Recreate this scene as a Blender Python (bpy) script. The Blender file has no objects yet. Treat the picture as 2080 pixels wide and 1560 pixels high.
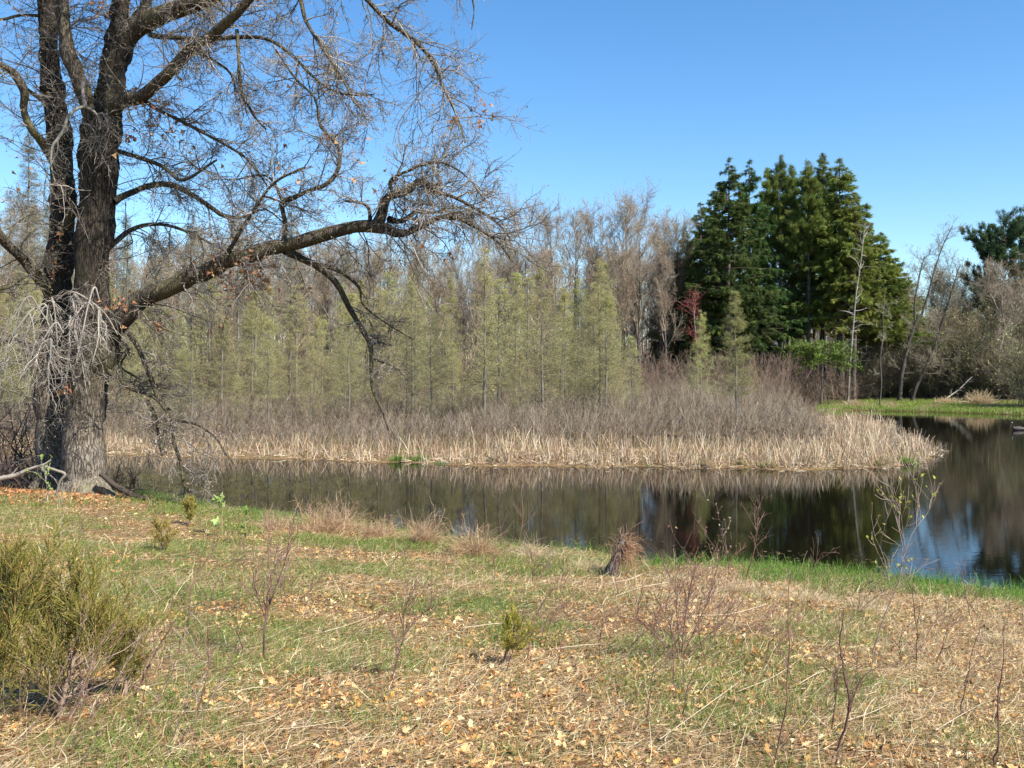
import bpy, math
import numpy as np
from mathutils import Vector
R_ = math.radians
C = bpy.context.scene.collection
SC = bpy.context.scene

# ------------------------------------------------------------------ camera, sky, sun, exposure
F = 1930.0; CX = 1040.0; HY = 760.0; EYE = 3.2      # focal length and horizon of the 2080x1560 photograph
cam = bpy.data.cameras.new('camera'); co = bpy.data.objects.new('camera', cam); C.objects.link(co)
co.location = (0, 0, EYE); co.rotation_euler = (R_(90), 0, 0)
cam.sensor_width = 36; cam.lens = F / 2080 * 36; cam.shift_y = -20 / 2080
cam.clip_end = 3000; cam.clip_start = 0.05
SC.camera = co
SUN_EL = 45.0; SUN_AZ = (0.76, -0.65)               # horizontal direction towards the sun (right, a little behind us)
SC.view_settings.view_transform = 'Standard'; SC.view_settings.look = 'None'
SC.view_settings.exposure = 1.0; SC.view_settings.gamma = 1.0
w = bpy.data.worlds.new('World'); SC.world = w; w.use_nodes = True
nt = w.node_tree; bgn = nt.nodes['Background']
sky = nt.nodes.new('ShaderNodeTexSky'); sky.sky_type = 'NISHITA'; sky.sun_disc = False
sky.sun_elevation = R_(SUN_EL); sky.sun_rotation = math.atan2(SUN_AZ[0], SUN_AZ[1])
sky.altitude = 200; sky.air_density = 1.0; sky.dust_density = 0.1; sky.ozone_density = 2.5
hs = nt.nodes.new('ShaderNodeHueSaturation'); hs.inputs['Saturation'].default_value = 1.25
nt.links.new(sky.outputs[0], hs.inputs['Color']); nt.links.new(hs.outputs[0], bgn.inputs[0])
bgn.inputs[1].default_value = 0.108
sl = bpy.data.lights.new('sun', 'SUN'); sl.energy = 5.0; sl.angle = R_(0.5); sl.color = (1.0, 0.95, 0.87)
so = bpy.data.objects.new('sun', sl); C.objects.link(so)
ce = math.cos(R_(SUN_EL)); sd = Vector((SUN_AZ[0] * ce, SUN_AZ[1] * ce, math.sin(R_(SUN_EL))))
so.rotation_euler = sd.to_track_quat('Z', 'Y').to_euler()
SC.cycles.max_bounces = 6; SC.cycles.diffuse_bounces = 3; SC.cycles.glossy_bounces = 3
SC.cycles.transmission_bounces = 3; SC.cycles.transparent_max_bounces = 4
SC.cycles.caustics_reflective = False; SC.cycles.caustics_refractive = False

def rgb(*c): return np.array(c, float)
def PX(px, py, D): return np.array([(px - CX) / F * D, D, EYE + (HY - py) / F * D])
def RNG(s): return np.random.default_rng(s)

# ------------------------------------------------------------------ materials
def mat_v(name, trans=0.0, rough=0.8, noise=0.0, nscale=20, spec=0.2, vary=0.0):
    m = bpy.data.materials.new(name); m.use_nodes = True; n = m.node_tree.nodes; l = m.node_tree.links
    b = n['Principled BSDF']; b.inputs['Roughness'].default_value = rough; b.inputs['Specular IOR Level'].default_value = spec
    a = n.new('ShaderNodeAttribute'); a.attribute_name = 'Col'; c = a.outputs['Color']
    if noise:
        tc = n.new('ShaderNodeTexCoord'); nz = n.new('ShaderNodeTexNoise'); nz.inputs['Scale'].default_value = nscale; nz.inputs['Detail'].default_value = 4
        l.new(tc.outputs['Object'], nz.inputs['Vector'])
        mr = n.new('ShaderNodeMapRange'); mr.inputs[1].default_value = .3; mr.inputs[2].default_value = .7
        mr.inputs[3].default_value = 1 - noise; mr.inputs[4].default_value = 1 + noise
        l.new(nz.outputs[0], mr.inputs[0])
        vm = n.new('ShaderNodeVectorMath'); vm.operation = 'SCALE'; l.new(c, vm.inputs[0]); l.new(mr.outputs[0], vm.inputs['Scale']); c = vm.outputs[0]
    if vary:
        oi = n.new('ShaderNodeObjectInfo'); hsv = n.new('ShaderNodeHueSaturation'); mv = n.new('ShaderNodeMapRange'); mv.inputs[3].default_value = 1 - vary; mv.inputs[4].default_value = 1 + vary; l.new(oi.outputs['Random'], mv.inputs[0]); l.new(mv.outputs[0], hsv.inputs['Value'])
        mh = n.new('ShaderNodeMath'); mh.operation = 'MULTIPLY'; mh.inputs[1].default_value = 7.31; l.new(oi.outputs['Random'], mh.inputs[0]); mf = n.new('ShaderNodeMath'); mf.operation = 'FRACT'; l.new(mh.outputs[0], mf.inputs[0]); mg = n.new('ShaderNodeMapRange'); mg.inputs[3].default_value = .475; mg.inputs[4].default_value = .515; l.new(mf.outputs[0], mg.inputs[0]); l.new(mg.outputs[0], hsv.inputs['Hue'])
        l.new(c, hsv.inputs['Color']); c = hsv.outputs[0]
    l.new(c, b.inputs['Base Color'])
    if trans:
        t = n.new('ShaderNodeBsdfTranslucent'); l.new(c, t.inputs[0]); mx = n.new('ShaderNodeMixShader'); mx.inputs[0].default_value = trans
        l.new(b.outputs[0], mx.inputs[1]); l.new(t.outputs[0], mx.inputs[2]); l.new(mx.outputs[0], n['Material Output'].inputs[0])
    return m
def mat_bark(name, c1, c2, sx=9, sz=1.0, bump=0.6, dist=0.04, moss=None):
    m = bpy.data.materials.new(name); m.use_nodes = True; n = m.node_tree.nodes; l = m.node_tree.links
    b = n['Principled BSDF']; b.inputs['Roughness'].default_value = .92; b.inputs['Specular IOR Level'].default_value = .15
    tc = n.new('ShaderNodeTexCoord'); mp = n.new('ShaderNodeMapping'); mp.inputs['Scale'].default_value = (sx, sx, sz)
    l.new(tc.outputs['Object'], mp.inputs['Vector'])
    nz = n.new('ShaderNodeTexNoise'); nz.inputs['Scale'].default_value = 1; nz.inputs['Detail'].default_value = 3; l.new(mp.outputs[0], nz.inputs['Vector'])
    vo = n.new('ShaderNodeTexVoronoi'); vo.feature = 'DISTANCE_TO_EDGE'; vo.inputs['Scale'].default_value = 2.2
    nz.inputs['Detail'].default_value = 5; sb = n.new('ShaderNodeVectorMath'); sb.operation = 'SUBTRACT'; sb.inputs[1].default_value = (.5, .5, .5); l.new(nz.outputs[1], sb.inputs[0])
    mxv = n.new('ShaderNodeVectorMath'); mxv.operation = 'MULTIPLY_ADD'; mxv.inputs[1].default_value = (1.5, 1.5, 1.5); l.new(sb.outputs[0], mxv.inputs[0]); l.new(mp.outputs[0], mxv.inputs[2]); l.new(mxv.outputs[0], vo.inputs['Vector'])
    n2 = n.new('ShaderNodeTexNoise'); n2.inputs['Scale'].default_value = 6; n2.inputs['Detail'].default_value = 6; l.new(mp.outputs[0], n2.inputs['Vector'])
    cr = n.new('ShaderNodeMapRange'); cr.inputs[2].default_value = .22; l.new(vo.outputs[0], cr.inputs[0])
    ml = n.new('ShaderNodeMath'); ml.operation = 'MULTIPLY'; l.new(cr.outputs[0], ml.inputs[0])
    ad = n.new('ShaderNodeMapRange'); ad.inputs[1].default_value = .25; ad.inputs[2].default_value = .75; ad.inputs[3].default_value = .45; ad.inputs[4].default_value = 1.1
    n2.inputs['Roughness'].default_value = .7; l.new(n2.outputs[0], ad.inputs[0]); l.new(ad.outputs[0], ml.inputs[1])
    mc = n.new('ShaderNodeMix'); mc.data_type = 'RGBA'; mc.inputs[6].default_value = (*c1, 1); mc.inputs[7].default_value = (*c2, 1); l.new(ml.outputs[0], mc.inputs[0])
    col = mc.outputs[2]
    if moss:
        n3 = n.new('ShaderNodeTexNoise'); n3.inputs['Scale'].default_value = .9; n3.inputs['Detail'].default_value = 5; l.new(tc.outputs['Object'], n3.inputs['Vector'])
        r3 = n.new('ShaderNodeMapRange'); r3.inputs[1].default_value = .5; r3.inputs[2].default_value = .68; r3.inputs[4].default_value = .6; l.new(n3.outputs[0], r3.inputs[0])
        m3 = n.new('ShaderNodeMix'); m3.data_type = 'RGBA'; m3.inputs[7].default_value = (*moss, 1); l.new(r3.outputs[0], m3.inputs[0]); l.new(col, m3.inputs[6]); col = m3.outputs[2]
    at = n.new('ShaderNodeAttribute'); at.attribute_name = 'Col'; mt = n.new('ShaderNodeMix'); mt.data_type = 'RGBA'; mt.blend_type = 'MULTIPLY'; mt.inputs[0].default_value = 1; l.new(col, mt.inputs[6]); l.new(at.outputs['Color'], mt.inputs[7]); col = mt.outputs[2]
    l.new(col, b.inputs['Base Color'])
    bp = n.new('ShaderNodeBump'); bp.inputs['Strength'].default_value = bump; bp.inputs['Distance'].default_value = dist
    l.new(ml.outputs[0], bp.inputs['Height']); l.new(bp.outputs[0], b.inputs['Normal'])
    return m

M_twig = mat_v('twig_bark', rough=.85, noise=.25, nscale=3)
M_leaf = mat_v('leaf', trans=.35, rough=.6, noise=.1, nscale=2)
M_needle = mat_v('needles', trans=.3, rough=.6, vary=.2)
M_larch = mat_v('larch_needles', trans=.42, rough=.6, vary=.2)
M_grass = mat_v('grass_blades', trans=.35, rough=.55)
M_dead = mat_v('dead_leaf', trans=.25, rough=.55, spec=.35)
M_bark = mat_bark('oak_bark', (.035, .028, .022), (.34, .29, .235), moss=(.22, .2, .11))
M_limb = mat_bark('limb_bark', (.022, .017, .013), (.17, .14, .10), moss=(.15, .14, .06))
M_barkfar = mat_bark('tree_bark', (.05, .04, .033), (.20, .17, .14), sx=5, sz=1, dist=.02)
M_feather = mat_v('feathers', rough=.6)

# ------------------------------------------------------------------ mesh building
class MB:
    def __init__(s): s.v = []; s.f = []; s.c = []; s.n = 0
    def add(s, V, Fc, col):
        V = np.asarray(V, float).reshape(-1, 3); col = np.broadcast_to(np.asarray(col, float), (len(V), 3))
        s.v.append(V); s.c.append(col)
        for f in (Fc if isinstance(Fc, list) else [Fc]): s.f.append(np.asarray(f, np.int64) + s.n)
        s.n += len(V); return s
    def build(s, name, mat, parent=None, smooth=True, origin=None):
        V = np.concatenate(s.v); Cc = np.concatenate(s.c)
        if origin is not None: V = V - np.asarray(origin)
        me = bpy.data.meshes.new(name)
        lt = np.concatenate([np.full(len(f), f.shape[1], np.int32) for f in s.f]); li = np.concatenate([f.ravel() for f in s.f]).astype(np.int32)
        me.vertices.add(len(V)); me.vertices.foreach_set('co', V.astype(np.float32).ravel())
        me.loops.add(len(li)); me.loops.foreach_set('vertex_index', li)
        me.polygons.add(len(lt)); ls = np.zeros(len(lt), np.int32); ls[1:] = np.cumsum(lt)[:-1]
        me.polygons.foreach_set('loop_start', ls); me.polygons.foreach_set('loop_total', lt)
        me.polygons.foreach_set('use_smooth', np.full(len(lt), smooth))
        me.update(calc_edges=True)
        a = me.color_attributes.new('Col', 'FLOAT_COLOR', 'POINT')
        a.data.foreach_set('color', np.concatenate([np.clip(Cc, 0, 1), np.ones((len(Cc), 1))], 1).astype(np.float32).ravel())
        me.materials.append(mat)
        o = bpy.data.objects.new(name, me); C.objects.link(o)
        if parent is not None: o.parent = parent
        if origin is not None and parent is None: o.location = origin
        return o

def nrm(a): return a / (np.linalg.norm(a, axis=-1, keepdims=True) + 1e-9)
def grow(S, D, L, K, wob, up, rng):
    N = len(S); P = np.zeros((N, K, 3)); P[:, 0] = S; d = nrm(D); L = np.broadcast_to(L, (N,))
    for k in range(1, K):
        d = nrm(d + rng.normal(0, wob, (N, 3)) + np.array([0, 0, 1.]) * (np.asarray(up).reshape(-1, 1) if np.ndim(up) else up))
        P[:, k] = P[:, k - 1] + d * (L / (K - 1))[:, None]
    return P
def kids(P, R, n, t0, t1, a0, a1, rng, idx=None):
    N, K, _ = P.shape
    pi = np.repeat(np.arange(N), n) if idx is None else idx
    t = rng.uniform(t0, t1, len(pi)); s = t * (K - 1); k = np.minimum(s.astype(int), K - 2); f = (s - k)[:, None]
    S = P[pi, k] * (1 - f) + P[pi, k + 1] * f; T = nrm(P[pi, k + 1] - P[pi, k])
    r = R[pi, k] * (1 - f[:, 0]) + R[pi, k + 1] * f[:, 0]
    q = nrm(np.cross(T, rng.normal(0, 1, (len(pi), 3)))); a = rng.uniform(a0, a1, len(pi))[:, None]
    return S, T * np.cos(a) + q * np.sin(a), r, pi, t
def tap(r0, r1, K, p=1.0):
    t = np.linspace(0, 1, K)[None] ** p; r0 = np.asarray(r0, float).reshape(-1, 1); r1 = np.asarray(r1, float).reshape(-1, 1)
    return r0 * (1 - t) + r1 * t
def tubes(mb, P, R, sides, col, rugged=0, rng=None):
    N, K, _ = P.shape
    T = np.zeros_like(P); T[:, 1:-1] = P[:, 2:] - P[:, :-2]; T[:, 0] = P[:, 1] - P[:, 0]; T[:, -1] = P[:, -1] - P[:, -2]; T = nrm(T)
    m = nrm(P[:, -1] - P[:, 0]); ref = np.where(np.abs(m[:, 2:3]) > .8, np.array([[1., 0, 0]]), np.array([[0, 0, 1.]]))[:, None, :]
    U = nrm(np.cross(T, np.broadcast_to(ref, T.shape))); Vv = np.cross(T, U)
    a = np.arange(sides) / sides * 2 * np.pi
    RR = np.broadcast_to(R, (N, K))[:, :, None, None]
    if rugged: RR = RR * (1 + rng.normal(0, rugged, (N, K, sides, 1)))
    V = P[:, :, None] + RR * (np.cos(a)[None, None, :, None] * U[:, :, None] + np.sin(a)[None, None, :, None] * Vv[:, :, None])
    i = np.arange(N)[:, None, None] * K * sides; k = np.arange(K - 1)[None, :, None] * sides; s = np.arange(sides)[None, None]; s2 = (s + 1) % sides
    Q = np.stack([i + k + s, i + k + s2, i + k + sides + s2, i + k + sides + s], -1).reshape(-1, 4)
    c = np.asarray(col, float)
    if c.ndim == 2: c = np.repeat(c, K * sides, 0)
    mb.add(V.reshape(-1, 3), Q, c)
def ribbons(mb, P, W, side, col, c2=None):
    """flat blades: P N,K,3  W N,K widths, side N,3 across vector, colour per blade (optional colour at tip)"""
    N, K, _ = P.shape; side = nrm(side)[:, None] * (np.broadcast_to(W, (N, K)) / 2)[:, :, None]
    V = np.stack([P - side, P + side], 2)
    i = np.arange(N)[:, None] * K * 2; k = np.arange(K - 1)[None] * 2
    Q = np.stack([i + k, i + k + 1, i + k + 3, i + k + 2], -1).reshape(-1, 4)
    c = np.broadcast_to(np.asarray(col, float), (N, 3))
    if c2 is not None:
        t = np.linspace(0, 1, K)[None, :, None]; c = (c[:, None] * (1 - t) + np.broadcast_to(c2, (N, 3))[:, None] * t); c = np.repeat(c.reshape(-1, 3), 2, 0)
    else: c = np.repeat(c, K * 2, 0)
    mb.add(V.reshape(-1, 3), Q, c)
def tris(mb, Cn, size, rng, col, dirv=None, asp=1.0):
    N = len(Cn); d = nrm(rng.normal(0, 1, (N, 3))) if dirv is None else nrm(dirv); q = nrm(np.cross(d, rng.normal(0, 1, (N, 3))))
    s = np.broadcast_to(size, (N,))[:, None]
    V = np.stack([Cn - q * s * asp / 2, Cn + q * s * asp / 2, Cn + d * s], 1)
    mb.add(V.reshape(-1, 3), np.arange(N * 3).reshape(-1, 3), np.repeat(np.broadcast_to(col, (N, 3)), 3, 0))
def jit(base, n, rng, v=.18, h=.035):
    b = np.broadcast_to(base, (n, 3)); return np.clip(b * (1 + rng.normal(0, v, (n, 1))) * (1 + rng.normal(0, h, (n, 3))), .002, .95)
def mixc(cols, n, rng, p=None, v=.15):
    return jit(np.array(cols)[rng.choice(len(cols), n, p=p)], n, rng, v)
def cr(pts, n):
    """Catmull-Rom through rows of pts"""
    p = np.asarray(pts, float); p = np.vstack([2 * p[0] - p[1], p, 2 * p[-1] - p[-2]]); m = len(p) - 3
    s = np.linspace(0, m - 1e-6, n); k = s.astype(int); t = (s - k)[:, None]
    a, b, c, d = p[k], p[k + 1], p[k + 2], p[k + 3]
    return .5 * (2 * b + (c - a) * t + (2 * a - 5 * b + 4 * c - d) * t ** 2 + (3 * b - a - 3 * c + d) * t ** 3)
def vnoise(x, y, sc, seed=0):
    x = np.asarray(x) / sc; y = np.asarray(y) / sc; xi = np.floor(x).astype(np.int64); yi = np.floor(y).astype(np.int64); fx = x - xi; fy = y - yi
    def h(a, b):
        k = (a * 374761393 + b * 668265263 + seed * 1442695041) & 0xffffffff; k = ((k ^ (k >> 13)) * 1274126177) & 0xffffffff
        return ((k ^ (k >> 16)) & 0xffff) / 65535.
    fx = fx * fx * (3 - 2 * fx); fy = fy * fy * (3 - 2 * fy)
    return (h(xi, yi) * (1 - fx) + h(xi + 1, yi) * fx) * (1 - fy) + (h(xi, yi + 1) * (1 - fx) + h(xi + 1, yi + 1) * fx) * fy

def tag(o, label=None, cat=None, group=None, kind=None):
    if label: o['label'] = label
    if cat: o['category'] = cat
    if group: o['group'] = group
    if kind: o['kind'] = kind
    return o
def thing(name, label, cat, loc, group=None):
    o = bpy.data.objects.new(name, None); o.empty_display_size = .2; C.objects.link(o); o.location = loc
    return tag(o, label, cat, group)
def dup(root, loc, rz=0, sc=1.0, label=None, group=None):
    r = root.copy(); C.objects.link(r); r.location = loc; r.rotation_euler = (0, 0, rz); r.scale = sc if isinstance(sc, tuple) else (sc,) * 3
    if label: r['label'] = label
    if group: r['group'] = group
    for ch in root.children:
        c = ch.copy(); C.objects.link(c); c.parent = r
    return r

# ------------------------------------------------------------------ terrain
def W0(px, py): D = F * EYE / (py - HY); return ((px - CX) / F * D, D)
near = [W0(2080, 1203), W0(1930, 1188), W0(1800, 1172), W0(1650, 1160), W0(1480, 1146), W0(1300, 1142), W0(1200, 1122), W0(1100, 1112), W0(1000, 1102), W0(900, 1088), W0(800, 1075), W0(700, 1062), W0(600, 1052), W0(500, 1042), W0(400, 1030), W0(300, 1012), W0(200, 985), (-17, 30.5), (-30, 33), (-60, 33.5)]
pen = [(-60, 37.5), (-28, 37.8), W0(100, 922), W0(215, 923), W0(300, 927), W0(400, 929), W0(520, 932), W0(640, 934), W0(730, 940), W0(820, 939), W0(900, 944), W0(1000, 948), W0(1100, 946), W0(1200, 950), W0(1300, 947), W0(1400, 952), W0(1500, 950), W0(1600, 957), W0(1700, 952), W0(1790, 951), W0(1850, 943), W0(1893, 931), W0(1905, 917), W0(1870, 902), W0(1810, 889), W0(1785, 880), W0(1822, 870), W0(1800, 860), W0(1740, 850), W0(1690, 840)]
far = [W0(1720, 833), W0(1800, 835), W0(1900, 837), W0(1980, 840), W0(2080, 843), (52, 71), (70, 60), (95, 30), (60, 8), (30, 8), (14, 11.2)]
POLY = np.array(near + pen + far)
def sdist(x, y):
    """distance to the shore, positive on land"""
    x = np.asarray(x, float); y = np.asarray(y, float); d = np.full(x.shape, 1e9); ins = np.zeros(x.shape, bool)
    n = len(POLY)
    for i in range(n):
        ax, ay = POLY[i]; bx, by = POLY[(i + 1) % n]; ex, ey = bx - ax, by - ay
        t = np.clip(((x - ax) * ex + (y - ay) * ey) / (ex * ex + ey * ey), 0, 1)
        d = np.minimum(d, np.hypot(x - ax - t * ex, y - ay - t * ey))
        cnd = (ay > y) != (by > y)
        if abs(ey) > 1e-12: ins ^= cnd & (x < ex * (y - ay) / ey + ax)
    return np.where(ins, -d, d)
def near_side(x, y): return y < np.interp(x, [-60, -30, -12, -3, 5, 9, 30, 60], [35.5, 35.5, 31, 26, 22, 20, 16, 16])
def hz(x, y, s=None):
    x = np.asarray(x, float); y = np.asarray(y, float)
    if s is None: s = sdist(x, y)
    sl_ = np.clip(s, 0, None)
    zn = .02 + 1.58 * np.clip(sl_ / 15.5, 0, 1.15) ** 1.15 + .22 * np.exp(-((x + 10.5) ** 2 + (y - 21.5) ** 2) / 14)
    zn += (.035 * (vnoise(x, y, .7, 1) - .5) + .10 * (vnoise(x, y, 2.3, 2) - .5)) * np.clip(sl_, 0, 1)
    zf = .03 + .035 * np.minimum(sl_, 14) + .008 * np.clip(sl_ - 14, 0, 60)
    z = np.where(near_side(x, y), zn, zf)
    return np.where(s < 0, np.clip(s * .25, -1.2, 0) - .01, z)
def axis(lo, hi, f0, f1, fine, g=1.12):
    a = list(np.arange(f0, f1, fine)); st = fine
    while a[-1] < hi: st *= g; a.append(a[-1] + st)
    st = fine; b = [f0]
    while b[-1] > lo: st *= g; b.append(b[-1] - st)
    return np.array(b[:0:-1] + a)
gx = axis(-900, 900, -13, 11, .16); gy = axis(-300, 1500, 2, 36, .16)
X, Y = np.meshgrid(gx, gy); Z = hz(X, Y)
V = np.stack([X, Y, Z], -1).reshape(-1, 3); nx = len(gx)
i, j = np.meshgrid(np.arange(len(gy) - 1), np.arange(nx - 1), indexing='ij'); b = (i * nx + j).ravel()
m = bpy.data.materials.new('meadow_soil'); m.use_nodes = True; n = m.node_tree.nodes; l = m.node_tree.links
pb = n['Principled BSDF']; pb.inputs['Roughness'].default_value = .95; pb.inputs['Specular IOR Level'].default_value = .1
tc = n.new('ShaderNodeTexCoord')
def nzn(sc, d=5):
    q = n.new('ShaderNodeTexNoise'); q.inputs['Scale'].default_value = sc; q.inputs['Detail'].default_value = d; l.new(tc.outputs['Object'], q.inputs['Vector']); return q.outputs[0]
def ramp(src, stops):
    r = n.new('ShaderNodeValToRGB'); l.new(src, r.inputs[0]); e = r.color_ramp.elements
    while len(e) < len(stops): e.new(.5)
    for el, (p, c) in zip(e, stops): el.position = p; el.color = (*c, 1)
    return r.outputs[0]
ca = ramp(nzn(38, 6), [(.32, (.04, .024, .012)), (.5, (.17, .105, .05)), (.63, (.36, .25, .12)), (.75, (.5, .37, .2))])
cb = ramp(nzn(30, 6), [(.3, (.03, .04, .012)), (.55, (.10, .14, .035)), (.75, (.24, .22, .09))])
mk = n.new('ShaderNodeMapRange'); mk.inputs[1].default_value = .54; mk.inputs[2].default_value = .7; l.new(nzn(.9, 6), mk.inputs[0])
mx = n.new('ShaderNodeMix'); mx.data_type = 'RGBA'; l.new(mk.outputs[0], mx.inputs[0]); l.new(ca, mx.inputs[6]); l.new(cb, mx.inputs[7]); l.new(mx.outputs[2], pb.inputs['Base Color'])
bp = n.new('ShaderNodeBump'); bp.inputs['Strength'].default_value = .8; bp.inputs['Distance'].default_value = .05; l.new(nzn(25, 6), bp.inputs['Height']); l.new(bp.outputs[0], pb.inputs['Normal'])
g = MB().add(V, np.stack([b, b + 1, b + nx + 1, b + nx], -1), (1, 1, 1)).build('ground', m); tag(g, kind='structure')

# water
m = bpy.data.materials.new('pond_water'); m.use_nodes = True; n = m.node_tree.nodes; l = m.node_tree.links
pb = n['Principled BSDF']; pb.inputs['Base Color'].default_value = (.006, .005, .003, 1); pb.inputs['Roughness'].default_value = .01; pb.inputs['IOR'].default_value = 1.27
tc = n.new('ShaderNodeTexCoord'); mp = n.new('ShaderNodeMapping'); mp.inputs['Scale'].default_value = (1, 2.6, 1); l.new(tc.outputs['Object'], mp.inputs['Vector'])
n1 = n.new('ShaderNodeTexNoise'); n1.inputs['Scale'].default_value = 3.0; n1.inputs['Detail'].default_value = 4; n1.inputs['Roughness'].default_value = .55; l.new(mp.outputs[0], n1.inputs['Vector'])
# the breeze reaches the open water on the right; the cove on the left is sheltered
sx_ = n.new('ShaderNodeSeparateXYZ'); l.new(tc.outputs['Object'], sx_.inputs[0])
mr = n.new('ShaderNodeMapRange'); mr.inputs[1].default_value = -8; mr.inputs[2].default_value = 9; mr.inputs[3].default_value = .0014; mr.inputs[4].default_value = .018; l.new(sx_.outputs[0], mr.inputs[0])
n2 = n.new('ShaderNodeTexNoise'); n2.inputs['Scale'].default_value = .25; l.new(tc.outputs['Object'], n2.inputs['Vector'])
m2 = n.new('ShaderNodeMath'); m2.operation = 'MULTIPLY'; l.new(mr.outputs[0], m2.inputs[0]); l.new(n2.outputs[0], m2.inputs[1])
bp = n.new('ShaderNodeBump'); bp.inputs['Distance'].default_value = .12; l.new(m2.outputs[0], bp.inputs['Strength']); l.new(n1.outputs[0], bp.inputs['Height']); l.new(bp.outputs[0], pb.inputs['Normal'])
wx = np.linspace(-70, 100, 30); wy = np.linspace(-2, 90, 20); X, Y = np.meshgrid(wx, wy); i, j = np.meshgrid(np.arange(19), np.arange(29), indexing='ij'); b = (i * 30 + j).ravel()
# keep the sheet to the pond: drop cells wholly on high ground
cellc = sdist((X[:-1, :-1] + X[1:, 1:]).ravel() / 2, (Y[:-1, :-1] + Y[1:, 1:]).ravel() / 2); b = b[cellc < 5]
wv = np.stack([X, Y, X * 0], -1).reshape(-1, 3)
wo = MB().add(wv, np.stack([b, b + 1, b + 31, b + 30], -1), (1, 1, 1)).build('water', m); tag(wo, kind='structure')
#PART2
# ------------------------------------------------------------------ the big oak
OD = 22.5
ob = (-10.1, OD, float(hz(-10.1, OD)) - .05)
oak = thing('oak_tree', 'huge twin-stemmed leafless oak with drooping limbs standing on the near bank', 'tree', ob)
rg = RNG(5)
def limb(pts, D0=OD, step=.16, name='limb', sides=14, mat=None, tip=None, col=(1, 1, 1), par=None, jitter=.25):
    p = np.array([[*PX(a[0], a[1], D0 + a[3]), a[2] / F * D0 / 2] for a in pts])
    L = np.linalg.norm(np.diff(p[:, :3], axis=0), axis=1).sum(); n = max(8, int(L / step)); q = cr(p, n)
    P = q[:, :3].copy(); R = np.maximum(q[:, 3], .004)
    ph = rg.uniform(0, 6, 6); s = np.linspace(0, L, n)
    for a in range(3): P[1:-1, a] += (np.sin(s * 2.1 + ph[a]) * .3 + np.sin(s * 5.3 + ph[a + 3]) * .2)[1:-1] * np.minimum(R[1:-1], .12) * jitter * 2
    R = R * (1 + .05 * np.sin(s * 4 + ph[0]) + rg.normal(0, .03, n))
    mb = MB()
    if name == 'trunk':      # grey lichen-coated bark low down, deep shade painted into the colour above
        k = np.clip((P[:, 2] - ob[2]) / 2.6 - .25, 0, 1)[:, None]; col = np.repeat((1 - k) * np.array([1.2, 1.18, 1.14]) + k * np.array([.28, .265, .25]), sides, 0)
        for q in range(9): R = R * (1 + .10 * np.exp(-((s - rg.uniform(1, L)) / .22) ** 2))
    tubes(mb, P[None], R[None], sides, (1, 1, 1), rugged=.035, rng=rg)
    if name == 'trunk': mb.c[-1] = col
    o = mb.build(name, mat or (M_bark if name == 'trunk' else M_limb), par or oak, origin=ob if par is None else None)
    return P, R
SK = []       # skeleton limbs that bear twigs: (P, R, twigs per metre, droop, length)
def L_(pts, dens=4, up=-.05, ln=1.5, **k):
    P, R = limb(pts, **k); SK.append((P, R, dens, up, ln)); return P, R
# stems
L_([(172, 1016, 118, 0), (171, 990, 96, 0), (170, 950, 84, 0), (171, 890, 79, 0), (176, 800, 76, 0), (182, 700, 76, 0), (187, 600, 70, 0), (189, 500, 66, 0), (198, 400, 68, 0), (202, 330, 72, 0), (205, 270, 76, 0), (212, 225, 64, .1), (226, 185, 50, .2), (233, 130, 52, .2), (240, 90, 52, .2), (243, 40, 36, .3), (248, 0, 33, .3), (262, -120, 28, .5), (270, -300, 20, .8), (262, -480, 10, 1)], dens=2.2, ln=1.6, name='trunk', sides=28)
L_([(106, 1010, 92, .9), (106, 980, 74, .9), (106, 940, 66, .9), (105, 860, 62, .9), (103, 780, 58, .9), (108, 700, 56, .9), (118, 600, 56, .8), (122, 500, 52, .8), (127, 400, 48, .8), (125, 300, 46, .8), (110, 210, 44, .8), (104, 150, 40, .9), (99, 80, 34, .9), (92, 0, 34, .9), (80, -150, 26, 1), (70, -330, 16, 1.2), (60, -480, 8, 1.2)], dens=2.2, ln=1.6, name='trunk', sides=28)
L_([(196, 262, 34, -.15), (178, 212, 30, -.2), (164, 175, 31, -.2), (148, 135, 30, -.2), (137, 96, 29, -.2), (131, 48, 26, -.2), (122, 0, 27, -.2), (118, -110, 20, -.3), (108, -260, 12, -.5)], dens=3, ln=1.4)
L_([(128, 470, 22, .7), (150, 425, 22, .4), (172, 445, 20, .2), (190, 470, 14, 0)], dens=1)
L_([(236, 110, 34, .2), (262, 75, 36, 0), (300, 45, 36, -.2), (350, 25, 34, -.5), (402, 2, 34, -.8), (450, -22, 30, -1), (540, -60, 24, -1.3), (640, -62, 18, -1.5), (700, -40, 12, -1.6), (742, -5, 9, -1.6), (790, 45, 9, -1.6), (850, 90, 8, -1.7), (880, 130, 7, -1.7), (902, 180, 5, -1.8), (930, 240, 4, -1.9), (945, 290, 3, -2)], dens=4.4, ln=1.5)
L_([(250, 78, 26, .4), (275, 40, 20, .8), (300, 0, 18, 1.2), (340, -120, 14, 2)], dens=3)
L_([(222, 230, 36, 0), (250, 205, 30, -.3), (290, 192, 25, -.7), (335, 155, 22, -1.1), (385, 106, 22, -1.5), (430, 72, 19, -1.8), (470, 36, 17, -2.1), (505, 0, 15, -2.3), (560, -50, 12, -2.6), (640, -110, 8, -3)], dens=4, ln=1.5)
L_([(305, 70, 12, -.2), (330, 74, 10, -.5), (360, 77, 9, -.8), (430, 80, 8, -1.1), (490, 74, 8, -1.4), (545, 80, 7, -1.7), (590, 110, 6, -1.9), (640, 160, 5, -2.1), (690, 190, 4, -2.2), (760, 192, 3, -2.3)], dens=5, ln=1.1)
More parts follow.
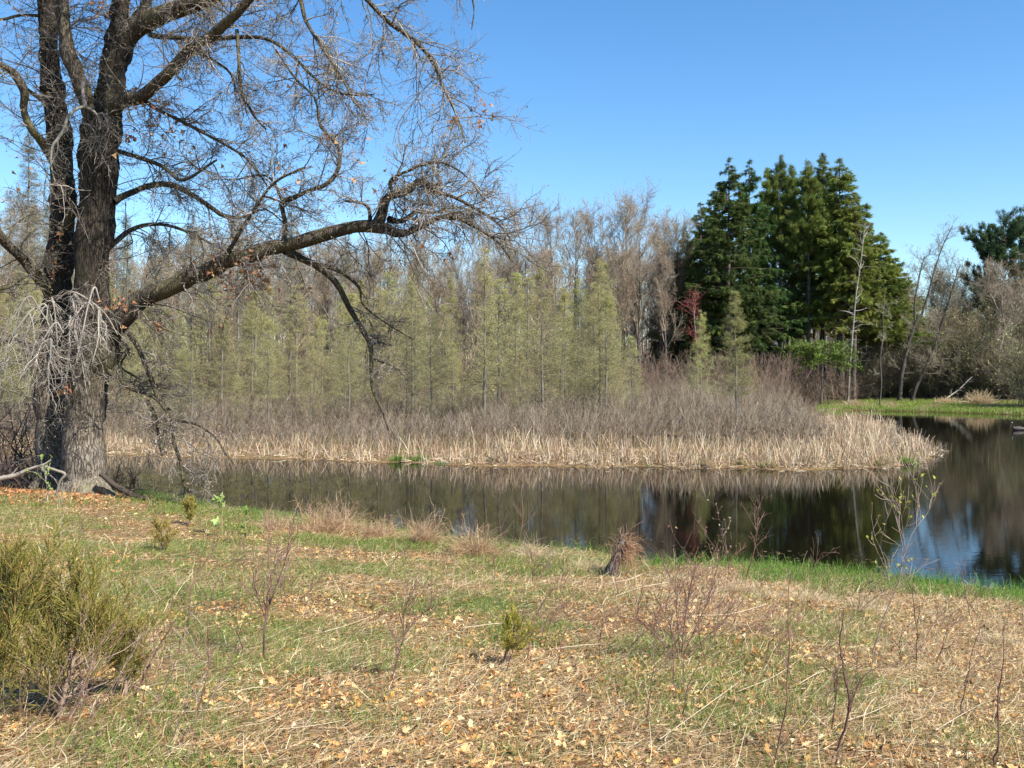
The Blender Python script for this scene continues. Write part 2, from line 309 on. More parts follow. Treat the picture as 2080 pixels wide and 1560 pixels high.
L_([(481, 60, 7, -2), (485, 130, 6, -2), (490, 185, 6, -2), (505, 215, 5, -2), (520, 240, 4, -2.1), (540, 262, 3, -2.2)], dens=5, ln=.8)
L_([(600, -62, 12, -1.5), (612, 0, 8, -2), (620, 40, 7, -2.2), (640, 75, 6, -2.4), (662, 110, 5, -2.5), (690, 150, 4, -2.6), (720, 210, 3, -2.6)], dens=5, ln=1.0)
L_([(740, -80, 9, -1.2), (860, -80, 6, -1.4), (935, -45, 5, -1.5), (962, 10, 3, -1.5), (958, 60, 2, -1.5)], dens=2.5, ln=.9)
L_([(240, 200, 10, 0), (290, 205, 8, -.3), (330, 228, 7, -.6), (400, 262, 6, -.9), (450, 290, 5, -1.1), (500, 322, 5, -1.3), (545, 380, 3, -1.4)], dens=5, ln=1.0)
L_([(395, 100, 6, -1.5), (430, 120, 5, -1.5), (470, 150, 5, -1.4), (478, 190, 4, -1.3)], dens=5, ln=.8)
# left limbs
L_([(124, 350, 22, .7), (108, 325, 19, .3), (85, 290, 17, 0), (64, 262, 16, -.3), (48, 222, 13, -.5), (50, 185, 17, -.6), (30, 150, 17, -.7), (0, 134, 13, -.9), (-70, 95, 10, -1.4), (-150, 70, 7, -2)], dens=3.5, ln=1.3)
L_([(98, 212, 12, .8), (75, 196, 9, .5), (56, 182, 7, 0)], dens=2, ln=.8)
L_([(90, 32, 8, .8), (40, 32, 6, .6), (0, 40, 5, .4), (-60, 30, 3, .2)], dens=4, ln=1)
L_([(112, 600, 30, .8), (85, 571, 24, .4), (50, 532, 20, 0), (20, 505, 18, -.4), (-12, 460, 17, -.8), (-60, 400, 12, -1.2), (-150, 340, 8, -1.8)], dens=3.5, ln=1.3)
L_([(-60, 590, 8, -.6), (10, 585, 7, -.4), (45, 565, 5, -.2), (80, 550, 3, 0)], dens=4, ln=.8)
L_([(100, 740, 9, .6), (60, 700, 7, -.2), (20, 690, 5, -.8), (-40, 720, 4, -1.2)], dens=4, ln=.8)
# great low limb reaching over the water
L_([(180, 770, 44, 0), (203, 722, 62, -.1), (218, 684, 50, -.2), (246, 650, 42, -.4), (276, 618, 40, -.5), (302, 600, 36, -.6), (350, 579, 34, -.8), (385, 560, 36, -.9), (410, 558, 31, -1), (462, 532, 30, -1.2), (500, 522, 26, -1.3), (540, 504, 30, -1.5), (582, 498, 25, -1.6), (640, 480, 25, -1.8), (700, 467, 22, -2), (748, 460, 24, -2.1), (785, 465, 20, -2.2), (812, 474, 15, -2.2), (838, 466, 12, -2.3), (865, 455, 10, -2.4), (895, 441, 9, -2.5), (935, 447, 8, -2.6), (975, 466, 6, -2.7), (1012, 492, 4, -2.8), (1040, 530, 3, -2.9)], dens=4.5, up=-.10, ln=1.6, sides=20)
L_([(762, 462, 24, -2.1), (776, 430, 19, -2.2), (786, 405, 17, -2.3), (802, 396, 15, -2.3), (830, 387, 14, -2.4), (857, 366, 12, -2.5), (878, 384, 10, -2.6), (896, 369, 9, -2.8)], dens=5, up=-.05, ln=1.2)
L_([(866, 372, 8, -2.5), (885, 388, 8, -2.4), (925, 402, 6, -2.3), (975, 428, 5, -2.2), (1010, 452, 4, -2.1), (1040, 490, 3, -2)], dens=6, up=-.08, ln=1.1)
L_([(790, 445, 12, -2.2), (815, 450, 10, -1.9), (832, 440, 9, -1.6), (850, 430, 8, -1.3), (880, 432, 6, -1), (930, 420, 4, -.7), (980, 440, 3, -.5)], dens=5, up=-.08, ln=1.1)
L_([(800, 395, 7, -2.3), (792, 376, 7, -2.5), (800, 360, 6, -2.7), (835, 345, 5, -2.9), (860, 335, 5, -3.1), (900, 330, 4, -3.2), (950, 360, 3, -3.3), (985, 410, 2, -3.3)], dens=6, up=-.02, ln=1)
L_([(752, 448, 9, -2.1), (750, 425, 7, -2.2), (735, 412, 5, -2.4), (700, 408, 4, -2.5)], dens=4, ln=.8)
L_([(578, 508, 18, -1.6), (610, 524, 15, -1.4), (645, 540, 13, -1.2), (682, 572, 12, -1.1), (706, 620, 11, -1), (732, 665, 10, -1), (752, 702, 10, -1), (755, 745, 8, -1), (757, 790, 6, -1), (775, 830, 5, -1), (790, 875, 3, -1)], dens=1.6, up=-.04, ln=.9)
L_([(640, 538, 8, -1.2), (690, 552, 7, -1), (728, 582, 6, -.8), (738, 620, 4, -.8), (790, 660, 3, -.7), (840, 690, 2, -.6)], dens=1.3, up=-.03, ln=.7)
L_([(750, 700, 5, -1), (775, 697, 4, -.8), (797, 702, 3, -.7)], dens=5, ln=.5)
L_([(755, 728, 5, -1), (785, 738, 4, -1.2), (812, 752, 3, -1.4)], dens=5, ln=.5)
L_([(577, 492, 11, -1.6), (580, 455, 9, -1.7), (573, 412, 9, -1.8), (596, 402, 9, -1.9), (625, 388, 8, -2), (662, 374, 8, -2.1), (686, 346, 8, -2.2), (690, 312, 7, -2.3), (676, 282, 6, -2.4), (650, 255, 5, -2.5), (640, 200, 4, -2.5), (600, 160, 4, -2.6), (560, 100, 3, -2.7)], dens=5, up=0.0, ln=1.1)
L_([(572, 405, 6, -1.8), (556, 370, 5, -1.7), (530, 355, 4, -1.6), (480, 365, 3, -1.5)], dens=5, up=0., ln=.8)
L_([(455, 525, 9, -1.2), (490, 470, 8, -1.6), (520, 420, 6, -1.9), (560, 368, 5, -2.2), (620, 340, 4, -2.4)], dens=5, up=0., ln=.9)
L_([(232, 410, 16, 0), (265, 392, 13, .3), (300, 378, 12, .5), (345, 374, 12, .7), (385, 392, 11, .8), (425, 420, 10, .9), (458, 440, 9, 1), (500, 440, 6, 1.1), (540, 425, 4, 1.2), (585, 460, 3, 1.3)], dens=5, ln=1.1)
L_([(236, 306, 10, 0), (285, 322, 9, -.3), (330, 338, 8, -.5), (365, 365, 7, -.8), (400, 352, 5, -1), (440, 325, 4, -1.2)], dens=5, ln=1)
L_([(215, 510, 12, 0), (262, 470, 10, .6), (320, 455, 8, 1.2), (380, 470, 6, 1.8), (440, 500, 4, 2.2)], dens=5, up=-.1, ln=1.2)
# low drooping limbs beside the trunk
L_([(210, 752, 16, 0), (226, 758, 12, -.2), (243, 772, 10, -.4), (268, 790, 9, -.5), (298, 800, 9, -.6), (322, 812, 8, -.7), (352, 850, 7, -.8), (400, 862, 5, -.9), (438, 888, 4, -1), (455, 918, 3, -1), (478, 945, 2, -1)], dens=4, up=-.05, ln=.8)
L_([(262, 678, 10, -.4), (280, 705, 9, -.5), (296, 745, 9, -.6), (312, 785, 10, -.7), (330, 820, 10, -.7), (350, 850, 9, -.8), (353, 895, 7, -.9), (366, 935, 7, -.9), (372, 980, 6, -.9), (385, 1002, 5, -.9)], dens=5, up=-.05, ln=.9)
L_([(300, 815, 8, -.7), (318, 850, 7, -.4), (322, 890, 5, -.2), (330, 930, 3, 0)], dens=5, up=-.1, ln=.7)
L_([(240, 690, 6, -.3), (262, 710, 5, .2), (245, 745, 4, .4), (285, 770, 3, .6)], dens=5, up=-.1, ln=.7)
# upper crown beyond the frame, which shades the stems
for k in range(12):
    a = rg.uniform(0, 6.28); x0, y0 = (250, -80 - 30 * k) if k % 2 else (85, -60 - 30 * k)
    px = x0 + 300 * math.cos(a); dd = 4.5 * math.sin(a); L_([(x0, y0, 18, .5), (x0 + .4 * (px - x0), y0 - 90, 13, .5 + .4 * dd), (px, y0 - 140, 8, dd), (px + .4 * (px - x0), y0 - 110, 4, 1.4 * dd)], dens=3, ln=1.8, step=.3, sides=8)
for rt in [[(152, 975, 34, -.2), (134, 1000, 24, -.45), (112, 1016, 14, -.7), (92, 1028, 6, -.9)], [(196, 978, 32, -.1), (216, 1000, 22, -.3), (240, 1014, 12, -.5), (262, 1024, 5, -.6)], [(172, 990, 36, -.35), (170, 1012, 24, -.7), (160, 1030, 10, -1.1)], [(84, 975, 28, .7), (66, 996, 18, .4), (48, 1008, 8, .2)]]: limb(rt, name='root', mat=M_bark, step=.08)
# twigs, batched over all limbs
tw = MB()
cols = [(.15, .125, .10), (.23, .195, .16), (.10, .082, .065), (.32, .28, .235)]
S = []; Dr = []; Rr = []; Ln = []; Up = []
for P, R, dens, up, ln in SK:
    L = np.linalg.norm(np.diff(P, axis=0), axis=1).sum(); nn = int(L * dens * (1.55 if R[0] > .1 else 1.1))
    s, d, r, pi, t = kids(P[None], R[None], nn, .12, 1, .7, 1.35, rg)
    S.append(s); Dr.append(d); Rr.append(np.minimum(.016, r * .5 + .003)); Ln.append(ln * rg.uniform(.45, 1.15, nn)); Up.append(np.full(nn, up))
S = np.concatenate(S); Dr = np.concatenate(Dr); Rr = np.concatenate(Rr); Ln = np.concatenate(Ln); Up = np.concatenate(Up)
Dr[:, 0] += .12
P1 = grow(S, Dr, Ln * 1.15, 9, .17, Up * .8, rg); R1 = tap(Rr, .005, 9); tubes(tw, P1, R1, 5, mixc(cols, len(P1), rg))
s, d, r, pi, t = kids(P1, R1, 8, .12, 1, .45, 1.1, rg); P2 = grow(s, d, Ln[pi] * .5 * rg.uniform(.4, 1.25, len(s)), 6, .17, -.04, rg); R2 = tap(np.minimum(r, .0075), .0035, 6); tubes(tw, P2, R2, 4, mixc(cols, len(P2), rg))
s, d, r, pi, t = kids(P2, R2, 6, .15, 1, .4, 1.1, rg); P3 = grow(s, d, .22 * rg.uniform(.4, 1.4, len(s)), 4, .2, .0, rg); R3 = tap(.0035, .0025, 4); tubes(tw, P3, np.broadcast_to(R3, (len(P3), 4)), 3, mixc(cols, len(P3), rg))
print('oak twigs', len(P1), len(P2), len(P3))
tag(tw.build('twigs', M_twig, oak, origin=ob), kind='stuff')
# swelling buds at the twig ends
bd = MB(); e = P3[:, -1]; pick = rg.random(len(e)) < .55; e = e[pick]
for q in range(2): tris(bd, e + rg.normal(0, .008, e.shape), rg.uniform(.02, .045, len(e)), rg, mixc([(.42, .34, .18), (.45, .30, .2), (.33, .3, .14)], len(e), rg), asp=.7)
tag(bd.build('buds', M_leaf, oak, origin=ob), kind='stuff')
# last year's leaves still hanging
dl = MB()
for px, py, dd, nn, sp in [(505, 540, -1.5, 70, .28), (245, 620, -.5, 40, .16), (325, 663, -.6, 16, .07), (620, 590, -1.3, 10, .06), (925, 245, -1.9, 8, .08), (975, 215, -2, 6, .1), (210, 20, 0, 25, .2), (465, 585, -1.2, 14, .1), (450, 550, -1.2, 30, .2), (345, 255, -.6, 35, .45), (370, 140, -1, 8, .1), (270, 190, -.4, 22, .15), (130, 795, -.9, 12, .08), (620, 300, -2.2, 25, 1.0), (350, 270, -.5, 20, .3), (60, 345, 0, 18, .4), (115, 540, .2, 8, .1), (450, 660, -.8, 10, .25), (120, 495, .3, 12, .2), (270, 280, -.3, 10, .1), (905, 490, -2.5, 6, .2), (980, 240, -2, 10, .12), (560, 560, -1.4, 14, .3)]:
    c = PX(px, py, OD + dd) + rg.normal(0, sp, (nn, 3))
    for q in range(2): tris(dl, c + rg.normal(0, .02, c.shape), rg.uniform(.06, .13, nn), rg, mixc([(.42, .20, .09), (.5, .29, .14), (.36, .15, .08)], nn, rg), asp=.8)
tag(dl.build('dead_leaves', M_dead, oak, origin=ob), kind='stuff')
# pale dead twigs: the broken hanging branch and the bleached tangle before the stems
dt = MB(); pale = [(.27, .24, .2), (.36, .32, .27), (.18, .155, .13)]
def pal(pts):
    p = np.array([[*PX(a[0], a[1], OD + a[3]), a[2] / F * OD / 2] for a in pts]); q = cr(p, len(pts) * 6)
    tubes(dt, q[None, :, :3], q[None, :, 3], 7, jit(pale[0], 1, rg)[0], rugged=.05, rng=rg); return q[None, :, :3], q[None, :, 3]
D1 = []
for pts in [[(168, 165, 8, -.5), (169, 190, 8, -.6), (173, 217, 8, -.7)], [(172, 216, 7, -.7), (155, 222, 6, -.8), (138, 238, 6, -.9), (130, 262, 6, -.9), (117, 283, 6, -.9), (106, 300, 5, -.9), (104, 335, 3, -.9), (112, 370, 2, -.9)],
            [(173, 217, 6, -.7), (190, 226, 5, -.7), (202, 240, 4, -.7), (218, 260, 3, -.7), (232, 275, 2, -.7)], [(200, 232, 4, -.7), (210, 232, 4, -.8), (220, 262, 3, -.8), (206, 285, 3, -.8), (205, 310, 2, -.8), (225, 350, 2, -.8)],
            [(117, 283, 3, -.9), (116, 310, 3, -.9), (96, 350, 2, -1), (88, 400, 2, -1)], [(160, 250, 3, -.7), (182, 255, 2, -.8), (195, 280, 2, -.8), (183, 310, 2, -.8)]]:
    D1.append(pal(pts))
for k in range(22):
    x0 = rg.uniform(95, 205) if k % 4 else rg.uniform(50, 100); y0 = rg.uniform(600, 720); a = rg.uniform(-1, 1); dx = a * rg.uniform(40, 110); dz = rg.uniform(-2.0, -.8); h = rg.uniform(30, 150)
    D1.append(pal([(x0, y0 + 8, rg.uniform(2, 3), dz), (x0 + dx * .3, y0 - rg.uniform(5, 22), 3.5, dz - .1), (x0 + dx * .7, y0 + h * .15, 3, dz - .2), (x0 + dx, y0 + h * .5, 2.2, dz - .25), (x0 + dx * 1.15 + rg.uniform(-12, 12), y0 + h, 1.2, dz - .3)]))
for P, R in D1:
    nn = 12 if P.shape[1] > 20 else 3
    s, d, r, pi, t = kids(P, R, nn, .2, 1, .4, 1.1, rg); A = grow(s, d, rg.uniform(.25, .9, nn), 6, .38, -.12, rg); AR = tap(.007, .0035, 6) * np.ones((nn, 1)); tubes(dt, A, AR, 4, mixc(pale, nn, rg))
    s, d, r, pi, t = kids(A, AR, 4, .2, 1, .4, 1.1, rg); A = grow(s, d, rg.uniform(.1, .35, len(s)), 4, .25, -.1, rg); tubes(dt, A, tap(.004, .0025, 4) * np.ones((len(s), 1)), 3, mixc(pale, len(s), rg))
tag(dt.build('dead_branches', M_twig, oak, origin=ob), 'bleached dead branches hanging before the stems', kind='stuff')
#PART3
# ------------------------------------------------------------------ tree makers for the far bank (each maker returns one tree at the origin)
def make_larch(H, seed, crown0=.12, wid=.17, dens=1.0, col=None, top_thin=.0, name='larch_tree'):
    r = RNG(seed); t0 = thing(name, 'x', 'tree', (0, 0, 0))
    n = 14; z = np.linspace(-.2, H, n); P = np.stack([r.normal(0, .02, n).cumsum(), r.normal(0, .02, n).cumsum(), z], -1)[None]
    R = tap(.0085 * H + .02, .008, n, .9); mb = MB(); tubes(mb, P, R, 7, (.17, .15, .125)); mb.build('trunk', M_twig, t0)
    nb = int(H * 17); t = np.sort(r.uniform(crown0, .985, nb)); zz = t * H
    S = np.stack([np.interp(zz, z, P[0, :, 0]), np.interp(zz, z, P[0, :, 1]), zz], -1); a = r.uniform(0, 6.283, nb)
    low = t < crown0 + .08
    L = H * wid * 1.25 * (1.02 - t) ** .95 * r.uniform(.55, 1.15, nb) + .15
    D = np.stack([np.cos(a), np.sin(a), r.uniform(-.05, .45, nb)], -1)
    br = MB(); P1 = grow(S, D, L, 6, .09, .02, r); R1 = tap(.010, .004, 6) * np.ones((nb, 1)); tubes(br, P1, R1, 3, mixc([(.16, .14, .11), (.2, .175, .13)], nb, r))
    s, d, rr, pi, tt = kids(P1, R1, 7, .15, 1, .5, 1.1, r); P2 = grow(s, d, L[pi] * .28 * r.uniform(.5, 1.3, len(s)) + .05, 4, .15, -.05, r); R2 = tap(.005, .003, 4) * np.ones((len(s), 1))
    tubes(br, P2, R2, 3, mixc([(.17, .15, .11), (.2, .18, .12)], len(s), r)); tag(br.build('branches', M_twig, t0), kind='stuff')
    col = col or [(.42, .415, .15), (.49, .465, .18), (.34, .35, .135), (.49, .42, .215)]
    lf = MB(); N = int(21000 * dens * H / 9)
    A = np.concatenate([P2.reshape(-1, 3), P1[:, 1:].reshape(-1, 3)]); pk = r.integers(0, len(A), N); c = A[pk] + r.normal(0, .06, (N, 3))
    if top_thin: c = c[r.random(N) > top_thin * np.clip(c[:, 2] / H, 0, 1)]
    tris(lf, c, r.uniform(.03, .06, len(c)), r, mixc(col, len(c), r), asp=.45)
    tag(lf.build('needles', M_larch, t0), kind='stuff'); return t0
def make_bare(H, seed, fork=.35, spread=.9, budc=None, nb=.5, col=None, lean=(0, 0), fine=1.0, name='bare_tree', rad=.012, limbs=15, fat=1.0):
    r = RNG(seed); t0 = thing(name, 'x', 'tree', (0, 0, 0)); col = col or [(.30, .235, .165), (.38, .305, .21), (.20, .155, .11)]
    n = 12; z = np.linspace(-.3, H * .74, n); sway = np.sin(np.linspace(0, r.uniform(2, 5), n) + r.uniform(0, 6)) * H * .012
    P = np.stack([sway + lean[0] * z, r.normal(0, .05, n).cumsum() + lean[1] * z, z], -1)[None]; R = tap(rad * H, .02, n, .8)
    mb = MB(); tubes(mb, P, R, 9, (1, 1, 1), rugged=.05, rng=r); mb.build('trunk', M_barkfar, t0)
    br = MB(); s, d, rr, pi, t = kids(P, R, limbs, fork, .97, .35, .8, r); L = H * .36 * spread * (1.35 - t) ** .5 * r.uniform(.6, 1.15, len(s))
    P1 = grow(s, d, L, 9, .12, .12, r); R1 = tap(np.minimum(rr * .7, .1), .014, 9); tubes(br, P1, R1, 5, mixc(col, len(P1), r, v=.1))
    s, d, rr, pi, t = kids(P1, R1, 9, .2, 1, .35, .85, r); L2 = L[pi] * .42 * r.uniform(.5, 1.2, len(s)); P2 = grow(s, d, L2, 6, .14, .07, r); R2 = tap(np.minimum(rr * .7, .03), .010 * fat, 6); tubes(br, P2, R2, 3, mixc(col, len(P2), r, v=.1))
    s, d, rr, pi, t = kids(P2, R2, int(8 * fine), .1, 1, .35, .9, r); L3 = L2[pi] * .42 * r.uniform(.5, 1.3, len(s)) + .15; P3 = grow(s, d, L3, 4, .15, .05, r); R3 = tap(.009 * fat, .006 * fat, 4) * np.ones((len(s), 1)); tubes(br, P3, R3, 3, mixc(col, len(P3), r, v=.15))
    s, d, rr, pi, t = kids(P3, R3, 4, .2, 1, .35, .9, r); P4 = grow(s, d, r.uniform(.2, .6, len(s)), 3, .15, .03, r); R4 = tap(.006 * fat, .004 * fat, 3) * np.ones((len(s), 1)); tubes(br, P4, R4, 3, mixc(col, len(P4), r, v=.15))
    tag(br.build('branches', M_twig, t0), kind='stuff')
    if budc:
        lf = MB(); e = P4[:, -1]; e = e[r.random(len(e)) < nb]; tris(lf, e, r.uniform(.05, .12, len(e)), r, mixc(budc, len(e), r), asp=.8); tag(lf.build('buds', M_leaf, t0), kind='stuff')
    return t0
def make_spruce(H, seed, crown0=.1, wid=.2, cols=None, pine=False, dens=1.0, side=None, name='spruce_tree', rnd=False):
    r = RNG(seed); t0 = thing(name, 'x', 'tree', (0, 0, 0)); cols = cols or [(.035, .075, .022), (.05, .095, .025), (.075, .11, .03), (.025, .05, .02)]
    n = 12; z = np.linspace(-.3, H, n); P = np.stack([r.normal(0, .05, n).cumsum(), r.normal(0, .05, n).cumsum(), z], -1)[None]
    mb = MB(); tubes(mb, P, tap(.0095 * H + .04, .02, n), 9, (1, 1, 1), rugged=.05, rng=r); mb.build('trunk', M_barkfar, t0)
    nb = int(H * (8.5 if not pine else 4.5)); t = crown0 + (1 - crown0) * r.uniform(0, 1, nb) ** (.9 if not pine else .7); t = np.minimum(t, .99); zz = t * H; a = r.uniform(0, 6.283, nb)
    S = np.stack([np.interp(zz, z, P[0, :, 0]), np.interp(zz, z, P[0, :, 1]), zz], -1)
    prof = (1.0 - t) / (1 - crown0)
    L = (H * wid * (prof ** .85 if not pine else (np.minimum(1, prof * 1.5 + .03) if not rnd else np.minimum(1, (prof * 4) ** .5))) * r.uniform(.45, 1.2, nb)) + .08
    if side is not None: L *= 1 + .45 * np.cos(a - side)
    D = np.stack([np.cos(a), np.sin(a), r.uniform(-.15, .25, nb) + (.35 if pine else .5 * t)], -1)
    P1 = grow(S, D, L, 7, .07, -.05 if not pine else .05, r); R1 = tap(.05, .012, 7) * np.ones((nb, 1)); br = MB(); tubes(br, P1, R1, 4, (.11, .085, .065))
    nd = 26                                             # bare dead stubs under the crown
    td = r.uniform(.08, max(crown0, .2), nd); Sd = np.stack([np.interp(td * H, z, P[0, :, 0]), np.interp(td * H, z, P[0, :, 1]), td * H], -1); ad = r.uniform(0, 6.28, nd)
    Pd = grow(Sd, np.stack([np.cos(ad), np.sin(ad), -.1 + 0 * ad], -1), r.uniform(.5, 2.4, nd), 5, .12, -.02, r); tubes(br, Pd, tap(.03, .008, 5) * np.ones((nd, 1)), 3, mixc([(.22, .2, .18), (.13, .11, .1)], nd, r))
    s, d, rr, pi, tt = kids(P1, R1, 7, .15, 1, .5, 1.0, r); d = d * [1, 1, .45] if not pine else d; L2 = L[pi] * .32 * r.uniform(.4, 1.2, len(s)) * (1.2 - tt) + .08
    P2 = grow(s, d, L2, 5, .1, -.09 if not pine else .1, r); tubes(br, P2, tap(.015, .006, 5) * np.ones((len(s), 1)), 3, (.10, .08, .06)); tag(br.build('branches', M_twig, t0), kind='stuff')
    lf = MB(); N = int(52000 * dens * H / 25)
    A0 = np.concatenate([P2[:, 1:].reshape(-1, 3), P1[:, 2:].reshape(-1, 3)]); Dd = np.concatenate([(P2[:, 1:] - P2[:, :-1]).reshape(-1, 3), (P1[:, 2:] - P1[:, 1:-1]).reshape(-1, 3)])
    bc = mixc(cols, len(A0), r, v=.12)
    wt = np.concatenate([np.repeat(L[pi], 4), np.repeat(L, 5)]) + .02; pk = r.choice(len(A0), N, p=wt / wt.sum()); sp = .06 if not pine else .11; c = A0[pk] + r.normal(0, sp, (N, 3)); c[:, 2] -= np.abs(r.normal(0, .13 if not pine else 0, N)) * np.clip((H - c[:, 2]) / (H * .1), .1, 1); d = nrm(Dd[pk]) + r.normal(0, .38 if not pine else .5, (N, 3)); d[:, 2] += (-.3 if not pine else .4)
    tris(lf, c, r.uniform(.14, .38, N) * np.clip(.45 + (H - c[:, 2]) / (H * .18), .45, 1), r, jit(1, N, r, .15)[:, :1] * bc[pk], d, asp=.2)
    tag(lf.build('foliage', M_needle, t0), kind='stuff'); return t0
def place(o, px, D, rz, sc=1, **k):
    x = (px - CX) / F * D; z = float(hz(x, D)) - .03
    return dup(o, (x, D, z), rz, sc, **k)
used = {}
def put(kindlist, px, D, h, rz, label, group=None, wx=1.0, which=None):
    """first use moves the prototype itself, later ones are copies; h is the wanted height in metres"""
    k = which if which is not None else int(fr.integers(0, len(kindlist))); o, H = kindlist[k]; x = (px - CX) / F * D; z = float(hz(x, D)) - .03; s = h / H; sc = (s * wx, s * wx, s)
    if o.name not in used:
        used[o.name] = 1; o.location = (x, D, z); o.rotation_euler = (0, 0, rz); o.scale = sc; o['label'] = label
        if group: o['group'] = group
        return o
    r = dup(o, (x, D, z), rz, sc, label)
    if group: r['group'] = group
    elif 'group' in r: del r['group']
    return r
fr = RNG(77)
def ht(py, D): return EYE + (HY - py) / F * D     # height reached by a top seen at py

# larches
LA = [(make_larch(9, 11, .06, .19), 9), (make_larch(9, 12, .12, .15, .8), 9), (make_larch(9, 13, .04, .22), 9), (make_larch(9, 14, .2, .14, .6), 9), (make_larch(9, 15, .08, .20, .9), 9), (make_larch(9, 16, .10, .17, 1.1), 9)]
LT = [(make_larch(16, 21, .28, .10, .62, [(.24, .26, .13), (.30, .29, .15), (.22, .21, .13)]), 16), (make_larch(16, 22, .35, .085, .5, [(.26, .25, .14), (.28, .24, .16)]), 16)]
hero = [(1218, 50, 545, 'bright green larch at the right end of the larch stand, beside the dark spruces', 0), (1102, 49, 560, 'slim green larch with a straight dark stem, just left of the right-end larch', 2), (984, 47, 520, 'larch with a pale bare lower stem standing forward in the stand', 3),
        (1497, 41, 603, 'lone spindly larch with a bare lower stem rising from the grey thicket', 1), (1424, 58, 640, 'short yellowish larch in front of the dark spruces, beside a red-twigged maple', 2)]
LH = [(make_larch(9, 17, .10, .17, 1.2, [(.40, .40, .14), (.47, .45, .17), (.33, .34, .12)]), 9), (make_larch(9, 18, .30, .15, 1.15, [(.38, .36, .13), (.45, .41, .16), (.31, .31, .11)]), 9)]
for px, D, py, lb, k in hero: put(LH if px > 1400 else LA, px, D, ht(py, D), fr.uniform(0, 6), lb, None, wx=(1.15 if px == 1497 else 1.0 if px == 1424 else 1.05), which=(1 if px == 1497 else 0) if px > 1400 else k)
LG = {'A': ('feathery larch in the dense green stand seen under the oak\'s great limb', 'larches under the oak\'s great limb'), 'B': ('feathery light green larch of the stand between the oak\'s limb and the spruces', 'larches right of the oak\'s limb'),
      'C': ('thin larch glimpsed left of the oak\'s stems', 'larches left of the oak')}
for row, (D0, D1, n, x0, x1, p0, p1) in enumerate([(46, 50, 12, 250, 1290, 600, 765), (52, 57, 16, 215, 1300, 565, 720), (60, 66, 16, 200, 1290, 550, 680), (70, 78, 17, 190, 1280, 545, 640)]):
    for i in range(n):
        px = x0 + (x1 - x0) * (i + .5 + fr.uniform(-.4, .4)) / n
        if abs(px - 1160) < 26 and row == 0: continue
        p0_, p1_ = (p0, p1) if px > 700 else (p0 + 25, p1 + 25); D = fr.uniform(D0, D1); k = 'A' if px < 760 else 'B'; put(LA, px, D, ht(fr.uniform(p0_, p1_), D), fr.uniform(0, 6), *LG[k], wx=fr.uniform(.85, 1.6))
for i in range(9): D = fr.uniform(48, 68); put(LA, fr.uniform(-90, 110), D, ht(fr.uniform(560, 660), D), fr.uniform(0, 6), *LG['C'], wx=1.1)
for i, px in enumerate([18, 52, 95, 262, 318, 392, 480, 592, 700, 845]):
    D = fr.uniform(64, 82); py = [400, 285, 430, 450, 470, 440, 450, 410, 465, 480][i]
    put(LT, px, D, ht(py, D), fr.uniform(0, 6), 'tall thin larch with a bare lower stem, its tip showing through the oak\'s twigs', 'tall larches behind the oak\'s twigs', wx=1.2)

# bare trees of the wood behind
BT = [(make_bare(20, 31, .35, .85, [(.42, .34, .2), (.36, .3, .16)], .55), 20), (make_bare(20, 32, .28, 1.0, [(.4, .3, .2), (.34, .3, .18)], .5), 20), (make_bare(20, 33, .42, .7, [(.3, .2, .16)], .35), 20), (make_bare(20, 34, .3, .8, [(.36, .34, .15)], .5), 20)]
wood = [(1072, 410), (1120, 405), (1165, 415), (1210, 402), (1262, 392), (1300, 405), (1345, 415), (1385, 430)]
ordn = ['eighth', 'seventh', 'sixth', 'fifth', 'fourth', 'third', 'second', 'first']
for i, (px, py) in enumerate(wood):
    D = 96 + fr.uniform(-6, 6)
    put(BT, px, D, ht(py, D) * 1.09, fr.uniform(0, 6), f'tan-crowned leafless tree, {ordn[i]} in its row counting left from the tall spruces', 'leafless trees left of the spruces', wx=.9)
for i in range(15): D = fr.uniform(86, 116); put(BT, fr.uniform(1020, 1400), D, ht(fr.uniform(425, 520), D), fr.uniform(0, 6), 'lower leafless tree crowded among the tan crowns above the green larches', 'lower leafless trees above the larches', wx=.9)
for i in range(48): D = fr.uniform(80, 112); put(BT, 180 + 860 * (i + fr.random()) / 48, D, ht(fr.uniform(425, 530), D), fr.uniform(0, 6), 'leafless tree rising behind the larches, seen through the oak\'s twigs', 'leafless trees behind the oak', wx=.75)
for i in range(12): D = fr.uniform(70, 100); put(BT, fr.uniform(-120, 150), D, ht(fr.uniform(330, 480), D), fr.uniform(0, 6), 'leafless tree at the left edge behind the oak\'s stems', 'leafless trees left of the oak', wx=.8)

